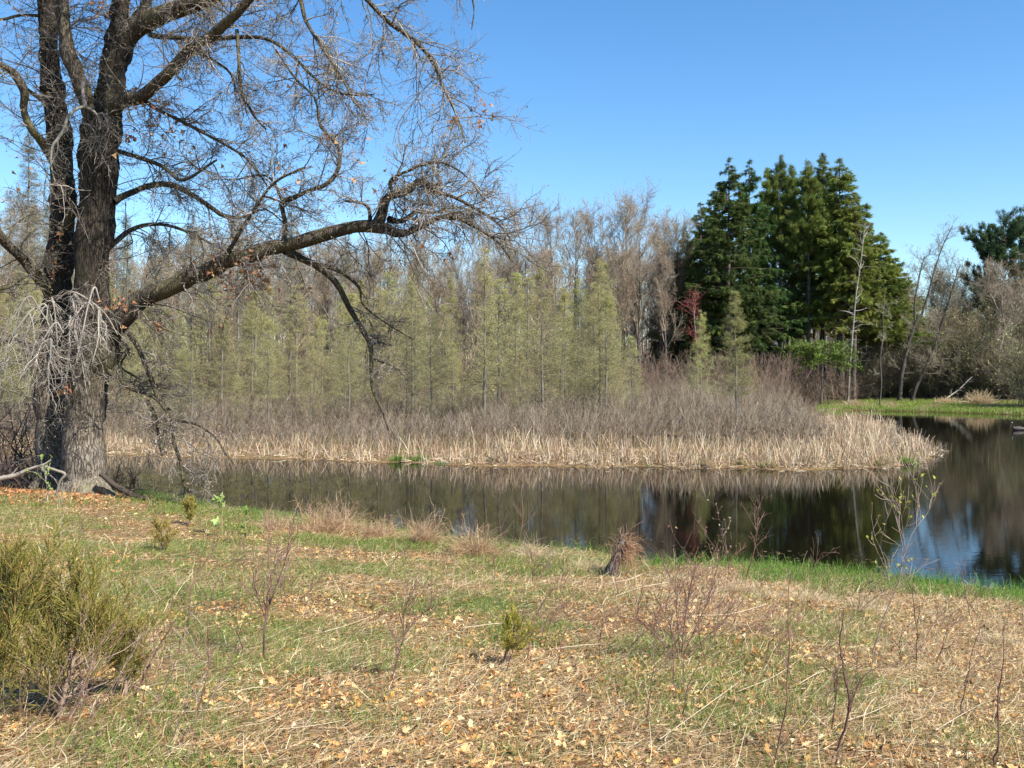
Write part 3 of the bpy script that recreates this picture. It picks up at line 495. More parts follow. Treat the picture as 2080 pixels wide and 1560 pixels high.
# evergreen grove
SG = [(.14, .21, .045), (.18, .25, .05), (.22, .28, .06), (.07, .12, .035)]; SD = [(.06, .11, .03), (.08, .14, .035), (.12, .18, .04)]; SY = [(.22, .28, .05), (.28, .31, .06), (.15, .21, .045), (.22, .22, .055)]
SP = [(make_spruce(26, 41, .20, .19, SD, dens=1.8), 26), (make_spruce(26, 42, .34, .16, SG, dens=1.35), 26), (make_spruce(26, 43, .34, .17, SY, dens=1.6), 26)]
PN = [(make_spruce(26, 44, .5, .12, SG, True, .85, name='pine_tree'), 26), (make_spruce(26, 45, .45, .13, SY, True, .9, name='pine_tree'), 26)]
PR = (make_spruce(17, 46, .30, .26, [(.035, .07, .03), (.05, .09, .04), (.07, .11, .04)], True, 2.4, name='pine_tree', rnd=True), 17)
ev = [(SP, 0, 1478, 92, 325, 1.05, 'dark spruce with drooping boughs, leftmost of the tall evergreens'), (SP, 0, 1522, 97, 330, .95, 'dark spruce second from the left in the evergreen grove'), (SP, 0, 1420, 98, 420, .95, 'shorter dark spruce at the left foot of the evergreen grove'),
      (SP, 0, 1392, 101, 470, .8, 'low dark spruce hemmed in beside the leafless trees'), (PN, 0, 1583, 98, 325, .75, 'tall straight pine with a bare stem left of the grove\'s centre'), (PN, 1, 1612, 103, 345, .65, 'slender pine rising in the gap at the grove\'s centre'), (PN, 0, 1640, 96, 333, .8, 'pine with a clumped crown right of the grove\'s centre'),
      (SP, 1, 1672, 100, 318, .85, 'tallest evergreen, its tip holding a perched bird'), (SP, 2, 1708, 96, 328, 1.15, 'broad yellow-green spruce on the right of the grove'), (SP, 2, 1735, 94, 395, .95, 'yellow-green spruce stepping down at the grove\'s right side'), (SP, 2, 1765, 98, 460, 1.15, 'low broad spruce behind the white dead snag'),
      (SP, 2, 1792, 97, 480, 1.35, 'wide yellow-green spruce right of the white dead snag'), (SP, 2, 1822, 103, 535, 1.5, 'bushy lowest spruce at the grove\'s far right'), (PN, 1, 1560, 104, 350, .6, 'thin pine between the dark spruces and the centre pines'), (SP, 1, 1655, 106, 400, .9, 'shaded spruce filling the back of the grove'), (SP, 1, 1600, 108, 470, .9, 'short shaded spruce deep in the middle of the grove'),
      (SP, 0, 1450, 106, 400, .9, 'dark spruce hidden behind the leftmost evergreens'), (SP, 0, 1545, 104, 480, .9, 'low dark spruce at the foot of the centre pines'), (SP, 0, 1378, 99, 520, 1.0, 'small dark spruce under the leafless trees'), (SP, 0, 1350, 103, 590, 1.0, 'smallest dark spruce, at the grove\'s far left foot'), (SP, 0, 1448, 95, 560, 1.0, 'low dark spruce under the leftmost tall evergreens'), (SP, 0, 1500, 93, 600, 1.0, 'low dark spruce directly behind the lone larch')]
for L, k, px, D, py, wx, lb in ev: put(L, px, D, ht(py, D), fr.uniform(0, 6), lb, 'evergreen grove on the far bank', wx=wx * 1.22, which=k)
for i in range(10): D = fr.uniform(108, 118); put(PN, 1400 + 38 * i, D, ht(fr.uniform(560, 640), D), fr.uniform(0, 6), 'shadowy pine at the back of the grove, only its stem and dim crown showing', 'shadowed pines at the back of the grove', wx=.9)
put([PR], 2042, 104, ht(452, 104), .4, 'broad dark pine with a rounded crown at the right edge of the view', None, which=0, wx=.8)
put([PR], 2110, 112, ht(440, 112), 2.4, 'dark pine cut by the right edge, behind the rounded pine', None, which=0, wx=.8)

# low spreading yew-green boughs before the dark stems
def bough_tree(px, D, pyt, w, label):
    x = (px - CX) / F * D; z = float(hz(x, D)); t0 = thing('hemlock_sapling', label, 'tree', (x, D, z)); H = ht(pyt, D) - z; r = RNG(int(px))
    mb = MB(); P = np.stack([np.linspace(0, .2, 6), np.zeros(6), np.linspace(-.2, H * .95, 6)], -1)[None]; tubes(mb, P, tap(.11, .03, 6), 7, (.12, .1, .08)); mb.build('trunk', M_twig, t0)
    n = 60; a = r.uniform(0, 6.28, n); S = np.stack([.2 * r.random(n), 0 * a, H * r.uniform(.62, .93, n)], -1); P1 = grow(S, np.stack([np.cos(a), np.sin(a) * .5, r.uniform(0, .3, n)], -1), w * r.uniform(.5, 1.05, n), 8, .06, -.05, r); br = MB(); R1 = tap(.03, .008, 8) * np.ones((n, 1)); tubes(br, P1, R1, 4, (.12, .1, .07)); tag(br.build('branches', M_twig, t0), kind='stuff')
    A = P1[:, 2:].reshape(-1, 3); N = 5200; c = A[r.integers(0, len(A), N)] + r.normal(0, .22, (N, 3)) * np.array([1, 1, .55]); d = r.normal(0, 1, (N, 3)); d[:, 2] -= .6; lf = MB(); tris(lf, c, r.uniform(.14, .3, N), r, mixc([(.12, .19, .03), (.16, .22, .04), (.09, .15, .03)], N, r), d, asp=.45); tag(lf.build('foliage', M_needle, t0), kind='stuff')
bough_tree(1668, 88, 690, 3.4, 'small tree with flat bright green boughs below the tall evergreens')

# the white dead snag, the red maple, leaning bare trees on the right
def stemtree(name, label, cat, pts, D, seed, n1=12, L1=1.2, up=.05, cols=((.3, .27, .22), (.4, .36, .3)), n2=5, n3=0, leaf=None, trunk_col=(.4, .37, .32), mat=None, extra=()):
    r = RNG(seed); x0 = (pts[0][0] - CX) / F * D; z0 = float(hz(x0, D)) - .1; o = (x0, D, z0); t0 = thing(name, label, cat, o)
    allP = []
    for m_, pp in enumerate([pts] + list(extra)):
        p = np.array([[*PX(a[0], a[1], D), a[2] * .55 / F * D / 2] for a in pp])
        if m_ == 0: p[0, 2] = z0
        q = cr(p, len(pp) * 5); q[1:-1, 1] += r.normal(0, .05, len(q) - 2).cumsum() * .5; mb = MB(); tubes(mb, q[None, :, :3], q[None, :, 3] * (1 + r.normal(0, .04, len(q))), 8, trunk_col, rugged=.05, rng=r); mb.build('trunk' if m_ == 0 else 'limb', mat or M_twig, t0, origin=o)
        allP.append((q[None, :, :3], q[None, :, 3]))
    br = MB(); ends = []
    for P, R in allP:
        s, d, rr, pi, t = kids(P, R, n1, .25, 1, .7, 1.4, r); P1 = grow(s, d, L1 * r.uniform(.4, 1.2, len(s)), 6, .14, up, r); R1 = tap(np.minimum(rr * .6, .035), .008, 6); tubes(br, P1, R1, 4, mixc(cols, len(s), r))
        s, d, rr, pi, t = kids(P1, R1, n2, .2, 1, .5, 1.1, r); P2 = grow(s, d, L1 * .4 * r.uniform(.4, 1.2, len(s)), 4, .15, up, r); R2 = tap(.009, .006, 4) * np.ones((len(s), 1)); tubes(br, P2, R2, 3, mixc(cols, len(s), r)); ends.append(P2)
        if n3: s, d, rr, pi, t = kids(P2, R2, n3, .2, 1, .5, 1.1, r); P3 = grow(s, d, L1 * .22 * r.uniform(.4, 1.2, len(s)), 3, .15, up, r); tubes(br, P3, tap(.008, .005, 3) * np.ones((len(s), 1)), 3, mixc(cols, len(s), r)); ends.append(P3)
    tag(br.build('branches', M_twig, t0, origin=o), kind='stuff')
    if leaf:
        A = np.concatenate([e[:, 1:].reshape(-1, 3) for e in ends]); N = min(len(A), leaf[1]); c = A[r.permutation(len(A))[:N]] + r.normal(0, .05, (N, 3)); lf = MB(); tris(lf, c, r.uniform(leaf[2] * .6, leaf[2] * 1.2, N), r, mixc(leaf[0], N, r), asp=.8); tag(lf.build('leaves' if len(leaf) < 4 else leaf[3], M_leaf, t0, origin=o), kind='stuff')
    return t0
stemtree('dead_snag', 'bleached white dead tree with bare side stubs before the right-hand spruces', 'dead tree', [(1722, 812, 9), (1726, 740, 8), (1733, 660, 7), (1738, 600, 6), (1747, 540, 5), (1752, 500, 4), (1757, 452, 2)], 89, 3, n1=34, L1=1.5, up=-.01, cols=((.36, .33, .29), (.3, .27, .23)), n2=2, trunk_col=(.22, .2, .17))
stemtree('maple_sapling', 'small tree with dark red spring buds in front of the black spruce shade', 'tree', [(1418, 800, 6), (1416, 730, 5), (1412, 670, 4), (1408, 610, 2)], 66, 4, n1=30, L1=1.3, up=.1, cols=((.16, .07, .06), (.2, .09, .07)), n2=7, leaf=([(.30, .03, .045), (.22, .03, .035), (.38, .06, .06)], 1500, .09), trunk_col=(.2, .16, .14))
stemtree('leaning_tree', 'bare leaning tree with two long forks and a pale torn scar at its fork', 'tree', [(1826, 818, 17), (1832, 760, 15), (1843, 710, 13), (1858, 660, 12), (1872, 640, 11)], 92, 5, n1=14, L1=1.8, up=.12, n2=8, n3=5, trunk_col=(.085, .072, .058), cols=((.2, .175, .14), (.26, .23, .17)), leaf=([(.3, .3, .09), (.36, .32, .12)], 1500, .08, 'buds'),
         extra=[[(1858, 662, 9), (1858, 610, 8), (1868, 560, 6), (1878, 520, 3)], [(1872, 640, 9), (1885, 600, 7), (1898, 550, 5), (1915, 500, 4), (1935, 460, 2)]])
stemtree('leaning_tree', 'dark bare tree leaning right, next to the scarred leaning tree', 'tree', [(1851, 822, 15), (1862, 785, 13), (1885, 740, 12), (1905, 690, 10), (1920, 640, 8), (1935, 590, 6), (1950, 540, 3)], 91, 6, n1=34, L1=2.2, up=.1, n2=8, n3=5, trunk_col=(.055, .045, .036), cols=((.2, .17, .14), (.25, .22, .17)), leaf=([(.3, .3, .09), (.36, .32, .12)], 1500, .08, 'buds'))
stemtree('young_birch', 'thin crooked bare stem left of the leaning trees', 'tree', [(1786, 826, 6), (1790, 780, 5), (1788, 730, 5), (1793, 680, 4), (1791, 640, 3), (1795, 600, 2)], 86, 7, n1=12, L1=1.2, n2=5, n3=4, trunk_col=(.10, .085, .07), leaf=([(.32, .33, .1)], 500, .07, 'buds'))
stemtree('dead_sapling', 'pale dead spike of a tree with short side twigs beside the snag', 'dead tree', [(1760, 800, 6), (1762, 740, 5), (1765, 690, 4), (1768, 650, 2)], 100, 8, n1=20, L1=.7, n2=3, trunk_col=(.36, .32, .28), cols=((.5, .45, .4), (.4, .36, .3)))
stemtree('bare_tree', 'straight bare tree between the snag and the crooked stem', 'tree', [(1772, 812, 8), (1774, 740, 7), (1771, 660, 5), (1776, 590, 3)], 99, 9, n1=22, L1=1.6, n2=8, n3=5, up=.1, trunk_col=(.2, .17, .14), cols=((.22, .19, .14), (.27, .24, .17)), leaf=([(.32, .33, .1)], 1500, .08, 'buds'))
stemtree('bare_tree', 'bare tree with a reddish stem left of the pair that lean', 'tree', [(1818, 800, 8), (1819, 740, 7), (1823, 680, 6), (1826, 600, 4), (1830, 560, 2)], 104, 10, n1=26, L1=1.8, n2=8, n3=5, up=.12, trunk_col=(.2, .15, .13), cols=((.26, .2, .15), (.3, .24, .17)), leaf=([(.36, .28, .12), (.3, .3, .1)], 2000, .08, 'buds'))
stemtree('bare_tree', 'pale forked bare tree near the right edge below the rounded pine', 'tree', [(2028, 770, 11), (2030, 720, 9), (2040, 670, 8), (2035, 620, 6), (2040, 560, 3)], 90, 12, n1=26, L1=2, n2=8, n3=5, up=.12, trunk_col=(.2, .17, .135), cols=((.3, .25, .2), (.27, .22, .17)), leaf=([(.34, .26, .12)], 2000, .08, 'buds'), extra=[[(2036, 680, 7), (2055, 640, 5), (2080, 600, 3)], [(2032, 640, 6), (2015, 600, 4), (2005, 560, 2)]])
stemtree('fallen_tree', 'bare dead stem slanting over the bank below the brush on the right', 'dead tree', [(1905, 822, 5), (1925, 808, 5), (1950, 790, 4), (1975, 765, 3)], 90, 13, n1=8, L1=.8, n2=3, trunk_col=(.4, .36, .3))
BR = [(make_bare(12, 51, .2, 1.3, [(.36, .34, .13), (.3, .3, .1)], .9, [(.15, .135, .085), (.2, .17, .11)], fine=1.2, rad=.009), 12), (make_bare(12, 52, .15, 1.4, [(.4, .28, .13), (.33, .25, .13)], .8, [(.17, .14, .10), (.21, .17, .12)], fine=1.2, rad=.009), 12)]
for i, (px, D, py) in enumerate([(1770, 98, 640), (1830, 100, 590), (1850, 106, 600), (1890, 108, 560), (1935, 110, 525), (1960, 104, 600), (1985, 108, 560), (1915, 100, 640), (2010, 100, 610), (2060, 98, 560), (2080, 94, 610), (1745, 104, 620), (1870, 98, 640), (1950, 97, 640), (2120, 92, 580)]):
    put(BR, px, D, ht(py, D), fr.uniform(0, 6), ['greenish-budded thin tree in the scrub wood right of the evergreen grove', 'tawny-budded thin tree in the scrub wood right of the evergreen grove'][i % 2], ['green-budded scrub trees on the right', 'tawny scrub trees on the right'][i % 2], wx=.9, which=i % 2)

# willow brush on the right bank
def make_bush(H, seed, col, budc):
    r = RNG(seed); t0 = thing('brush_shrub', 'x', 'shrub', (0, 0, 0)); n = 70; S = np.stack([r.normal(0, .5, n), r.normal(0, .5, n), np.zeros(n) - .1], -1); D = np.stack([r.normal(0, .45, n), r.normal(0, .45, n), np.ones(n)], -1)
    br = MB(); P1 = grow(S, D, H * r.uniform(.6, 1.1, n), 9, .12, .0, r); R1 = tap(.02, .008, 9) * np.ones((n, 1)); tubes(br, P1, R1, 4, mixc(col, n, r)); br.build('stems', M_twig, t0)['kind'] = 'stuff'
    b2 = MB(); s, d, rr, pi, t = kids(P1, R1, 14, .15, 1, .35, .9, r); P2 = grow(s, d, H * .2 * r.uniform(.5, 1.3, len(s)), 5, .16, .02, r); R2 = tap(.009, .006, 5) * np.ones((len(s), 1)); tubes(b2, P2, R2, 3, mixc(col, len(s), r))
    s, d, rr, pi, t = kids(P2, R2, 5, .15, 1, .35, .9, r); P3 = grow(s, d, H * .08 * r.uniform(.5, 1.3, len(s)), 3, .15, 0, r); tubes(b2, P3, tap(.007, .005, 3) * np.ones((len(s), 1)), 3, mixc(col, len(s), r)); b2.build('twigs', M_twig, t0)['kind'] = 'stuff'
    lf = MB(); e = P3[:, -1]; e = e[r.random(len(e)) < .6]; tris(lf, e, r.uniform(.05, .11, len(e)), r, mixc(budc, len(e), r), asp=.8); lf.build('buds', M_leaf, t0)['kind'] = 'stuff'; return t0
BU = [(make_bush(4, 61, [(.20, .175, .11), (.15, .13, .085)], [(.34, .37, .11), (.40, .39, .15)]), 4), (make_bush(4, 62, [(.21, .17, .12), (.16, .13, .09)], [(.3, .26, .14), (.27, .27, .11)]), 4)]
bl = [(1745, 98, 760), (1800, 99, 745), (1850, 98, 740), (1880, 96, 720), (1925, 96, 690), (1960, 94, 710), (2000, 93, 700), (2040, 92, 710), (2075, 91, 720), (1900, 95, 690), (1980, 93, 680), (2050, 90, 690), (1820, 98, 690), (1770, 97, 700), (2110, 80, 660), (2020, 96, 630), (1940, 98, 640)]
for i, (px, D, py) in enumerate(bl): put(BU, px, D, ht(py, D) - .3, fr.uniform(0, 6), ['mound of greenish twiggy brush along the right-hand bank', 'mound of brownish twiggy brush along the right-hand bank'][i % 2], ['greenish brush mounds on the right bank', 'brownish brush mounds on the right bank'][i % 2], wx=.85, which=i % 2)
for i, px in enumerate(np.linspace(1290, 1730, 13)): D = fr.uniform(90, 97); put(BU, px, D, ht(fr.uniform(770, 790), D), fr.uniform(0, 6), 'low dark-stemmed brush at the foot of the evergreen grove', 'brush at the foot of the evergreens', wx=1.3, which=1)

# far wood that closes the view, one mass
def far_wood():
    r = RNG(91); br = MB(); N = 1500; D = r.uniform(122, 200, N); px = r.uniform(-350, 2450, N); x = (px - CX) / F * D; topp = np.interp(px, [-350, 1000, 1400, 1700, 1850, 2450], [560, 560, 600, 640, 690, 650]); H = (EYE + (HY - topp - r.uniform(-30, 60, N)) / F * D)
    S = np.stack([x, D, hz(x, D)], -1); P = grow(S, np.array([[0, 0, 1.]]) + r.normal(0, .05, (N, 3)), H, 8, .04, .1, r); R = tap(.16, .03, 8) * np.ones((N, 1)); c = [(.15, .125, .1), (.19, .16, .13), (.12, .1, .08)]; tubes(br, P, R, 5, mixc(c, N, r))
    s, d, rr, pi, t = kids(P, R, 16, .1, 1, .4, .9, r); P1 = grow(s, d, H[pi] * .24 * (1.2 - t), 5, .12, .08, r); R1 = tap(.035, .015, 5) * np.ones((len(s), 1)); tubes(br, P1, R1, 3, mixc(c, len(s), r))
    s, d, rr, pi, t = kids(P1, R1, 7, .1, 1, .4, .9, r); P2 = grow(s, d, r.uniform(.6, 1.8, len(s)), 3, .12, .04, r); tubes(br, P2, tap(.016, .010, 3) * np.ones((len(s), 1)), 3, mixc(c, len(s), r))
    return tag(br.build('woods', M_twig), 'distant mass of leafless woodland closing the view behind the pond', 'woodland', kind='stuff')
far_wood()
def undergrowth():
    r = RNG(92); br = MB(); N = 22000; D = r.uniform(76, 128, N); px = r.uniform(-250, 2350, N); x = (px - CX) / F * D; z = hz(x, D); ok = (sdist(x, D) > 4) & ~((px > 1730) & (D < 100)); x, D, z = x[ok], D[ok], z[ok]; N = len(x)
    P = grow(np.stack([x, D, z], -1), np.array([[0, 0, 1.]]) + r.normal(0, .3, (N, 3)), r.uniform(1.2, 5.2, N), 5, .12, 0, r); R = tap(.022, .010, 5) * np.ones((N, 1)); c = [(.16, .12, .09), (.21, .16, .12), (.12, .09, .07), (.2, .12, .08)]; tubes(br, P, R, 3, mixc(c, N, r))
    s, d, rr, pi, t = kids(P, R, 8, .15, 1, .4, 1, r); P1 = grow(s, d, r.uniform(.4, 1.2, len(s)), 3, .15, .04, r); tubes(br, P1, tap(.012, .008, 3) * np.ones((len(s), 1)), 3, mixc(c, len(s), r))
    return tag(br.build('undergrowth', M_twig), 'brown undergrowth on the floor of the wood beyond the larches', 'undergrowth', kind='stuff')
undergrowth()
# ------------------------------------------------------------------ thicket, cattails, far grass
def thicket():
    r = RNG(101); N = 21000; px = r.uniform(-120, 1760, N); D = r.uniform(38, 74, N); x = (px - CX) / F * D; s = sdist(x, D)
    lim = 1.6 + np.clip((px - 1350) / 400, 0, 1) * 2.0 + vnoise(x, D, 2.5, 3) * 1.6
    ok = (s > lim) & (r.random(N) < np.where(D < 52, 1, .6)); x, D, px = x[ok], D[ok], px[ok]; N = len(x); z = hz(x, D)
    H = (.55 + .75 * vnoise(x, D, 4, 5) + .35 * np.clip((px - 700) / 500, 0, 1) + .5 * np.clip((D - 42) / 20, 0, 1) + .45 * np.clip((px - 1200) / 200, 0, 1)) * np.interp(px, [1480, 1720], [1, .62]) * r.uniform(.6, 1.1, N) * np.clip((sdist(x, D) - lim[ok] + .8) / 1.6, .45, 1)
    P = grow(np.stack([x, D, z], -1), np.array([[.05, 0, 1.]]) + r.normal(0, .36, (N, 3)), H * r.uniform(.8, 1.25, N), 6, .12, .03, r); R = tap(.011, .005, 6) * np.ones((N, 1))
    c = [(.205, .165, .12), (.29, .24, .175), (.13, .10, .075), (.225, .175, .125)]; cc = mixc(c, N, r); br = MB(); tubes(br, P, R, 3, cc)
    s, d, rr, pi, t = kids(P, R, 7, .25, 1, .25, .7, r); P1 = grow(s, d, H[pi] * .26 * r.uniform(.5, 1.3, len(s)), 3, .12, .08, r); tubes(br, P1, tap(.006, .004, 3) * np.ones((len(s), 1)), 3, cc[pi])
    print('thicket', N)
    return tag(br.build('thicket', M_twig), 'grey-brown thicket of upright leafless shrub stems behind the cattails', 'shrub thicket', kind='stuff')
thicket()
def cattails():
    r = RNG(102); N = 150000; px = r.uniform(-150, 1960, N); D = r.uniform(31, 60, N); x = (px - CX) / F * D; s = sdist(x, D)
    wd = 1.9 + 1.6 * np.clip((px - 600) / 500, 0, 1) + 4.5 * np.clip((px - 1500) / 250, 0, 1) + 1.5 * vnoise(x, D, 1.5, 7)
    ok = (s > .25 - .75 * vnoise(x, D, .6, 41)) & (s < wd) & (r.random(N) < (.08 + .92 * np.clip(vnoise(x, D, .4, 8) * 1.7 - .35, 0, 1)) * np.where(s > wd * .7, .5, 1)); x, D, px, s = x[ok], D[ok], px[ok], s[ok]; N = len(x); z = np.maximum(hz(x, D), 0)
    hgt = (.36 + .45 * vnoise(x, D, 1.4, 9) + .32 * vnoise(x, D, .3, 19)) * np.interp(px, [0, 300, 900, 1900], [.7, .75, 1., .95]); kind = r.random(N); H = hgt * np.where(kind < .35, r.uniform(.9, 1.3, N), r.uniform(.35, .9, N)) * np.clip(.5 + s * .7, .5, 1)
    tilt = np.where(kind < .35, .24, .9)[:, None]; d = np.array([[0, 0, 1.]]) + r.normal(0, 1, (N, 3)) * tilt * [1, 1, .2]
    up = np.where(kind < .35, 0, -.22); P = grow(np.stack([x, D, z - .03], -1), d, H, 5, .09, up, r); P[:, :, 2] = np.maximum(P[:, :, 2], (z + .015)[:, None])
    W = tap(.028, .011, 5) * r.uniform(.7, 1.3, (N, 1)); sd_ = np.cross(P[:, -1] - P[:, 0], r.normal(0, 1, (N, 3)))
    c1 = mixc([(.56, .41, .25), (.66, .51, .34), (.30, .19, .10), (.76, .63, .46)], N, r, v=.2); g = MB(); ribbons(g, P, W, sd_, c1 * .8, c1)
    # broken seed heads
    M = 700; q = r.integers(0, N, M); b = P[q, -1]; hh = np.stack([b, b + [0, 0, .12]], 1); tubes(g, hh, np.full((M, 2), .013), 5, mixc([(.35, .25, .16), (.5, .42, .33)], M, r))
    print('cattails', N); return tag(g.build('cattails', M_grass), 'straw-coloured dead cattails fringing the far side of the pond', 'cattails', kind='stuff')
cattails()
def sedge():
    r = RNG(103); g = MB()
    N = 90000; px = r.uniform(1660, 2200, N); D = r.uniform(72, 98, N); x = (px - CX) / F * D; s = sdist(x, D); ok = (s > 0) & (s < 14 + 4 * vnoise(x, D, 5, 3)) ; x, D, s = x[ok], D[ok], s[ok]; N = len(x); z = hz(x, D)
    H = r.uniform(.15, .4, N); P = grow(np.stack([x, D, z], -1), np.array([[0, 0, 1.]]) + r.normal(0, .35, (N, 3)), H, 3, .1, 0, r); W = tap(.05, .02, 3) * np.ones((N, 1))
    v = vnoise(x, D, 1.6, 5)[:, None]; c = np.where(v > .66, mixc([(.4, .33, .17)], N, r), mixc([(.20, .29, .05), (.26, .33, .07), (.32, .33, .11)], N, r)); ribbons(g, P, W, r.normal(0, 1, (N, 3)), c)
    return tag(g.build('grass', M_grass), 'bright green grass strip along the far right shore', 'grass', kind='stuff')
sedge()
# ------------------------------------------------------------------ the meadow in front
def hit(px, py):
    D = np.linspace(2.2, 34, 1600); z = EYE + (HY - py) / F * D; g_ = hz((px - CX) / F * D, D); k = np.argmax(z < g_); D = D[k]; return (px - CX) / F * D, D, float(g_[k])
def meadow_pts(N, r, lo=2.6, hi=26):
    px = r.uniform(-420, 2500, N); D = r.uniform(lo, hi, N); x = (px - CX) / F * D; s = sdist(x, D); ok = (s > .0) & near_side(x, D); x, D, px, s = x[ok], D[ok], px[ok], s[ok]; return x, D, hz(x, D, s), s, px
def fbm(x, y, sc, sd_): return .55 * vnoise(x, y, sc, sd_) + .28 * vnoise(x, y, sc / 2.3, sd_ + 1) + .17 * vnoise(x, y, sc / 5, sd_ + 2)
def greenm(x, y, s, px):
    g_ = fbm(x, y, 1.7, 21) + .09 * np.exp(-((y - 15.5) / 5) ** 2) * (px < 700) + .045 * (y < 7.5) - .03 * ((y > 8) & (y < 14)) + .22 * np.clip(1 - s / 2.2, 0, 1) * ((px > 1330) | (px < 620)) + .05 * (px < 900) * (y > 9)
    return g_
OAK_SH = lambda x, y: np.exp(-(((x + 12) / 3.5) ** 2 + ((y - 22) / 2.2) ** 2))
def grass():
    r = RNG(201); g = MB()
    x, y, z, s, px = meadow_pts(520000, r); m = greenm(x, y, s, px); ok = r.random(len(x)) < np.clip((m - .485 - .025 * (y > 8)) / .15, .05, 1) * (1 - .8 * OAK_SH(x, y)); x, y, z, s, px = x[ok], y[ok], z[ok], s[ok], px[ok]; N = len(x)
    d = np.array([[0, 0, 1.]]) + r.normal(0, .45, (N, 3)); P = grow(np.stack([x, y, z - .005], -1), d, r.uniform(.035, .11, N) * (1 + .5 * (s < 3)), 4, .18, -.1, r); W = tap(.0042, .0012, 4) * (1 + y[:, None] / 12)
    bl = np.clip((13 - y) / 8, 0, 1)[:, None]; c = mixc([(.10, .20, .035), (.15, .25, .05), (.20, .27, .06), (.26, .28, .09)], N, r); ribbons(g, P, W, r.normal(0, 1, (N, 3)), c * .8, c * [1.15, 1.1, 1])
    # tall fresh blades along the water
    x, y, z, s, px = meadow_pts(260000, r, 8); st = (px > 1320) * 1.0 + (px < 640) * .8 + .35 * ((px > 640) & (px <= 1320)); wd = .45 + .9 * (px > 1500) + .9 * vnoise(x, y, .9, 31)
    ok = (s < wd * 1.0) & (r.random(len(x)) < st * np.clip(vnoise(x, y, .5, 32) * 1.6, .15, 1)); x, y, z, s, px = x[ok], y[ok], z[ok], s[ok], px[ok]; N = len(x)
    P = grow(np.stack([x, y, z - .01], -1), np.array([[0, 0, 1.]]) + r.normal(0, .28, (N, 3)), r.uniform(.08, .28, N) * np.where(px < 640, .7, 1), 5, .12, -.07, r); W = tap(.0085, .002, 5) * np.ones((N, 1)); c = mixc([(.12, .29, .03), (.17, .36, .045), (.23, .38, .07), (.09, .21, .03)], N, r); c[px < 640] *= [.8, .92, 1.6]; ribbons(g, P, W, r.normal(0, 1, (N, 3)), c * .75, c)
    print('green', len(x)); return tag(g.build('grass', M_grass), 'fresh green spring grass growing in patches on the near bank', 'grass', kind='stuff')
grass()
def drygrass():
    r = RNG(202); g = MB(); cols = [(.52, .39, .20), (.62, .49, .28), (.40, .27, .13), (.74, .62, .40), (.28, .17, .08), (.44, .26, .14)]
    x, y, z, s, px = meadow_pts(520000, r); mm = fbm(x, y, 1.3, 51); ok = r.random(len(x)) < np.clip(.35 + (mm - .4) * 2 + .5 * ((s > .6) & (s < 4) & (px > 900)), .2, 1); x, y, z, s, px = x[ok], y[ok], z[ok], s[ok], px[ok]; N = len(x)
    a = r.normal(.2, 1.0, N); d = np.stack([np.cos(a), np.sin(a), np.abs(r.normal(.12, .28, N))], -1); P = grow(np.stack([x, y, z + .004], -1), d, r.uniform(.05, .19, N), 4, .15, -.06, r); P[:, :, 2] = np.maximum(P[:, :, 2], hz(P[:, :, 0], P[:, :, 1], np.repeat(s[:, None], 4, 1)) + r.uniform(.003, .02, (N, 1)))
    W = tap(.0030, .0013, 4) * (1 + y[:, None] / 12) * r.uniform(.5, 1.4, (N, 1)); c = mixc(cols, N, r); ribbons(g, P, W, np.cross(d, r.normal(0, .35, (N, 3)) + [0, 0, 1]), c)
    # standing wisps
    x, y, z, s, px = meadow_pts(16000, r); ok = r.random(len(x)) < np.clip((fbm(x, y, 1.5, 61) - .38) * 3, 0, 1); x, y, z = x[ok], y[ok], z[ok]; N = len(x); P = grow(np.stack([x, y, z], -1), np.array([[.1, 0, 1.]]) + r.normal(0, .5, (N, 3)), r.uniform(.1, .38, N), 5, .13, -.03, r); W = tap(.003, .0015, 5) * (1 + y[:, None] / 12); ribbons(g, P, W, r.normal(0, 1, (N, 3)), mixc(cols, N, r))
    print('dry', N); return tag(g.build('dry_grass', M_grass), 'flattened straw-coloured dead grass matted over the near bank', 'dry grass', kind='stuff')
drygrass()
def leafmesh(g, Cn, size, r, col, flat=.65):
    N = len(Cn); st = np.array([0, .16, .3, .44, .6, .74, .88, 1.0]); hw = np.array([.02, .20, .09, .30, .13, .27, .12, .02])
    a = r.uniform(0, 6.283, N); T = np.stack([np.cos(a), np.sin(a), r.normal(0, flat * .6, N)], -1); T = nrm(T); up = nrm(np.stack([r.normal(0, flat, N), r.normal(0, flat, N), np.ones(N)], -1)); B = nrm(np.cross(up, T)); U = np.cross(T, B)
    bend = r.normal(0, .5, N)[:, None]; fold = r.normal(.35, .35, N)[:, None]; lx = st[None]; lz = bend * (lx - .5) ** 2 * 1.6
    hwN = hw[None] * r.uniform(.75, 1.25, (N, 8)); sz = size[:, None, None]
    mid = Cn[:, None] + sz * ((lx - .5)[..., None] * T[:, None] + lz[..., None] * U[:, None])
    L1 = mid + sz * (hwN[..., None] * B[:, None] + (hwN * fold)[..., None] * U[:, None]); L2 = mid + sz * (-hwN[..., None] * B[:, None] + (hwN * fold * r.uniform(.3, 1.3, (N, 1)))[..., None] * U[:, None])
    Vv = np.stack([L1, mid, L2], 2).reshape(-1, 3); i = np.arange(N)[:, None, None] * 24 + np.arange(7)[None, :, None] * 3 + np.arange(2)[None, None]; Q = np.stack([i, i + 1, i + 4, i + 3], -1).reshape(-1, 4); g.add(Vv, Q, np.repeat(col, 24, 0))
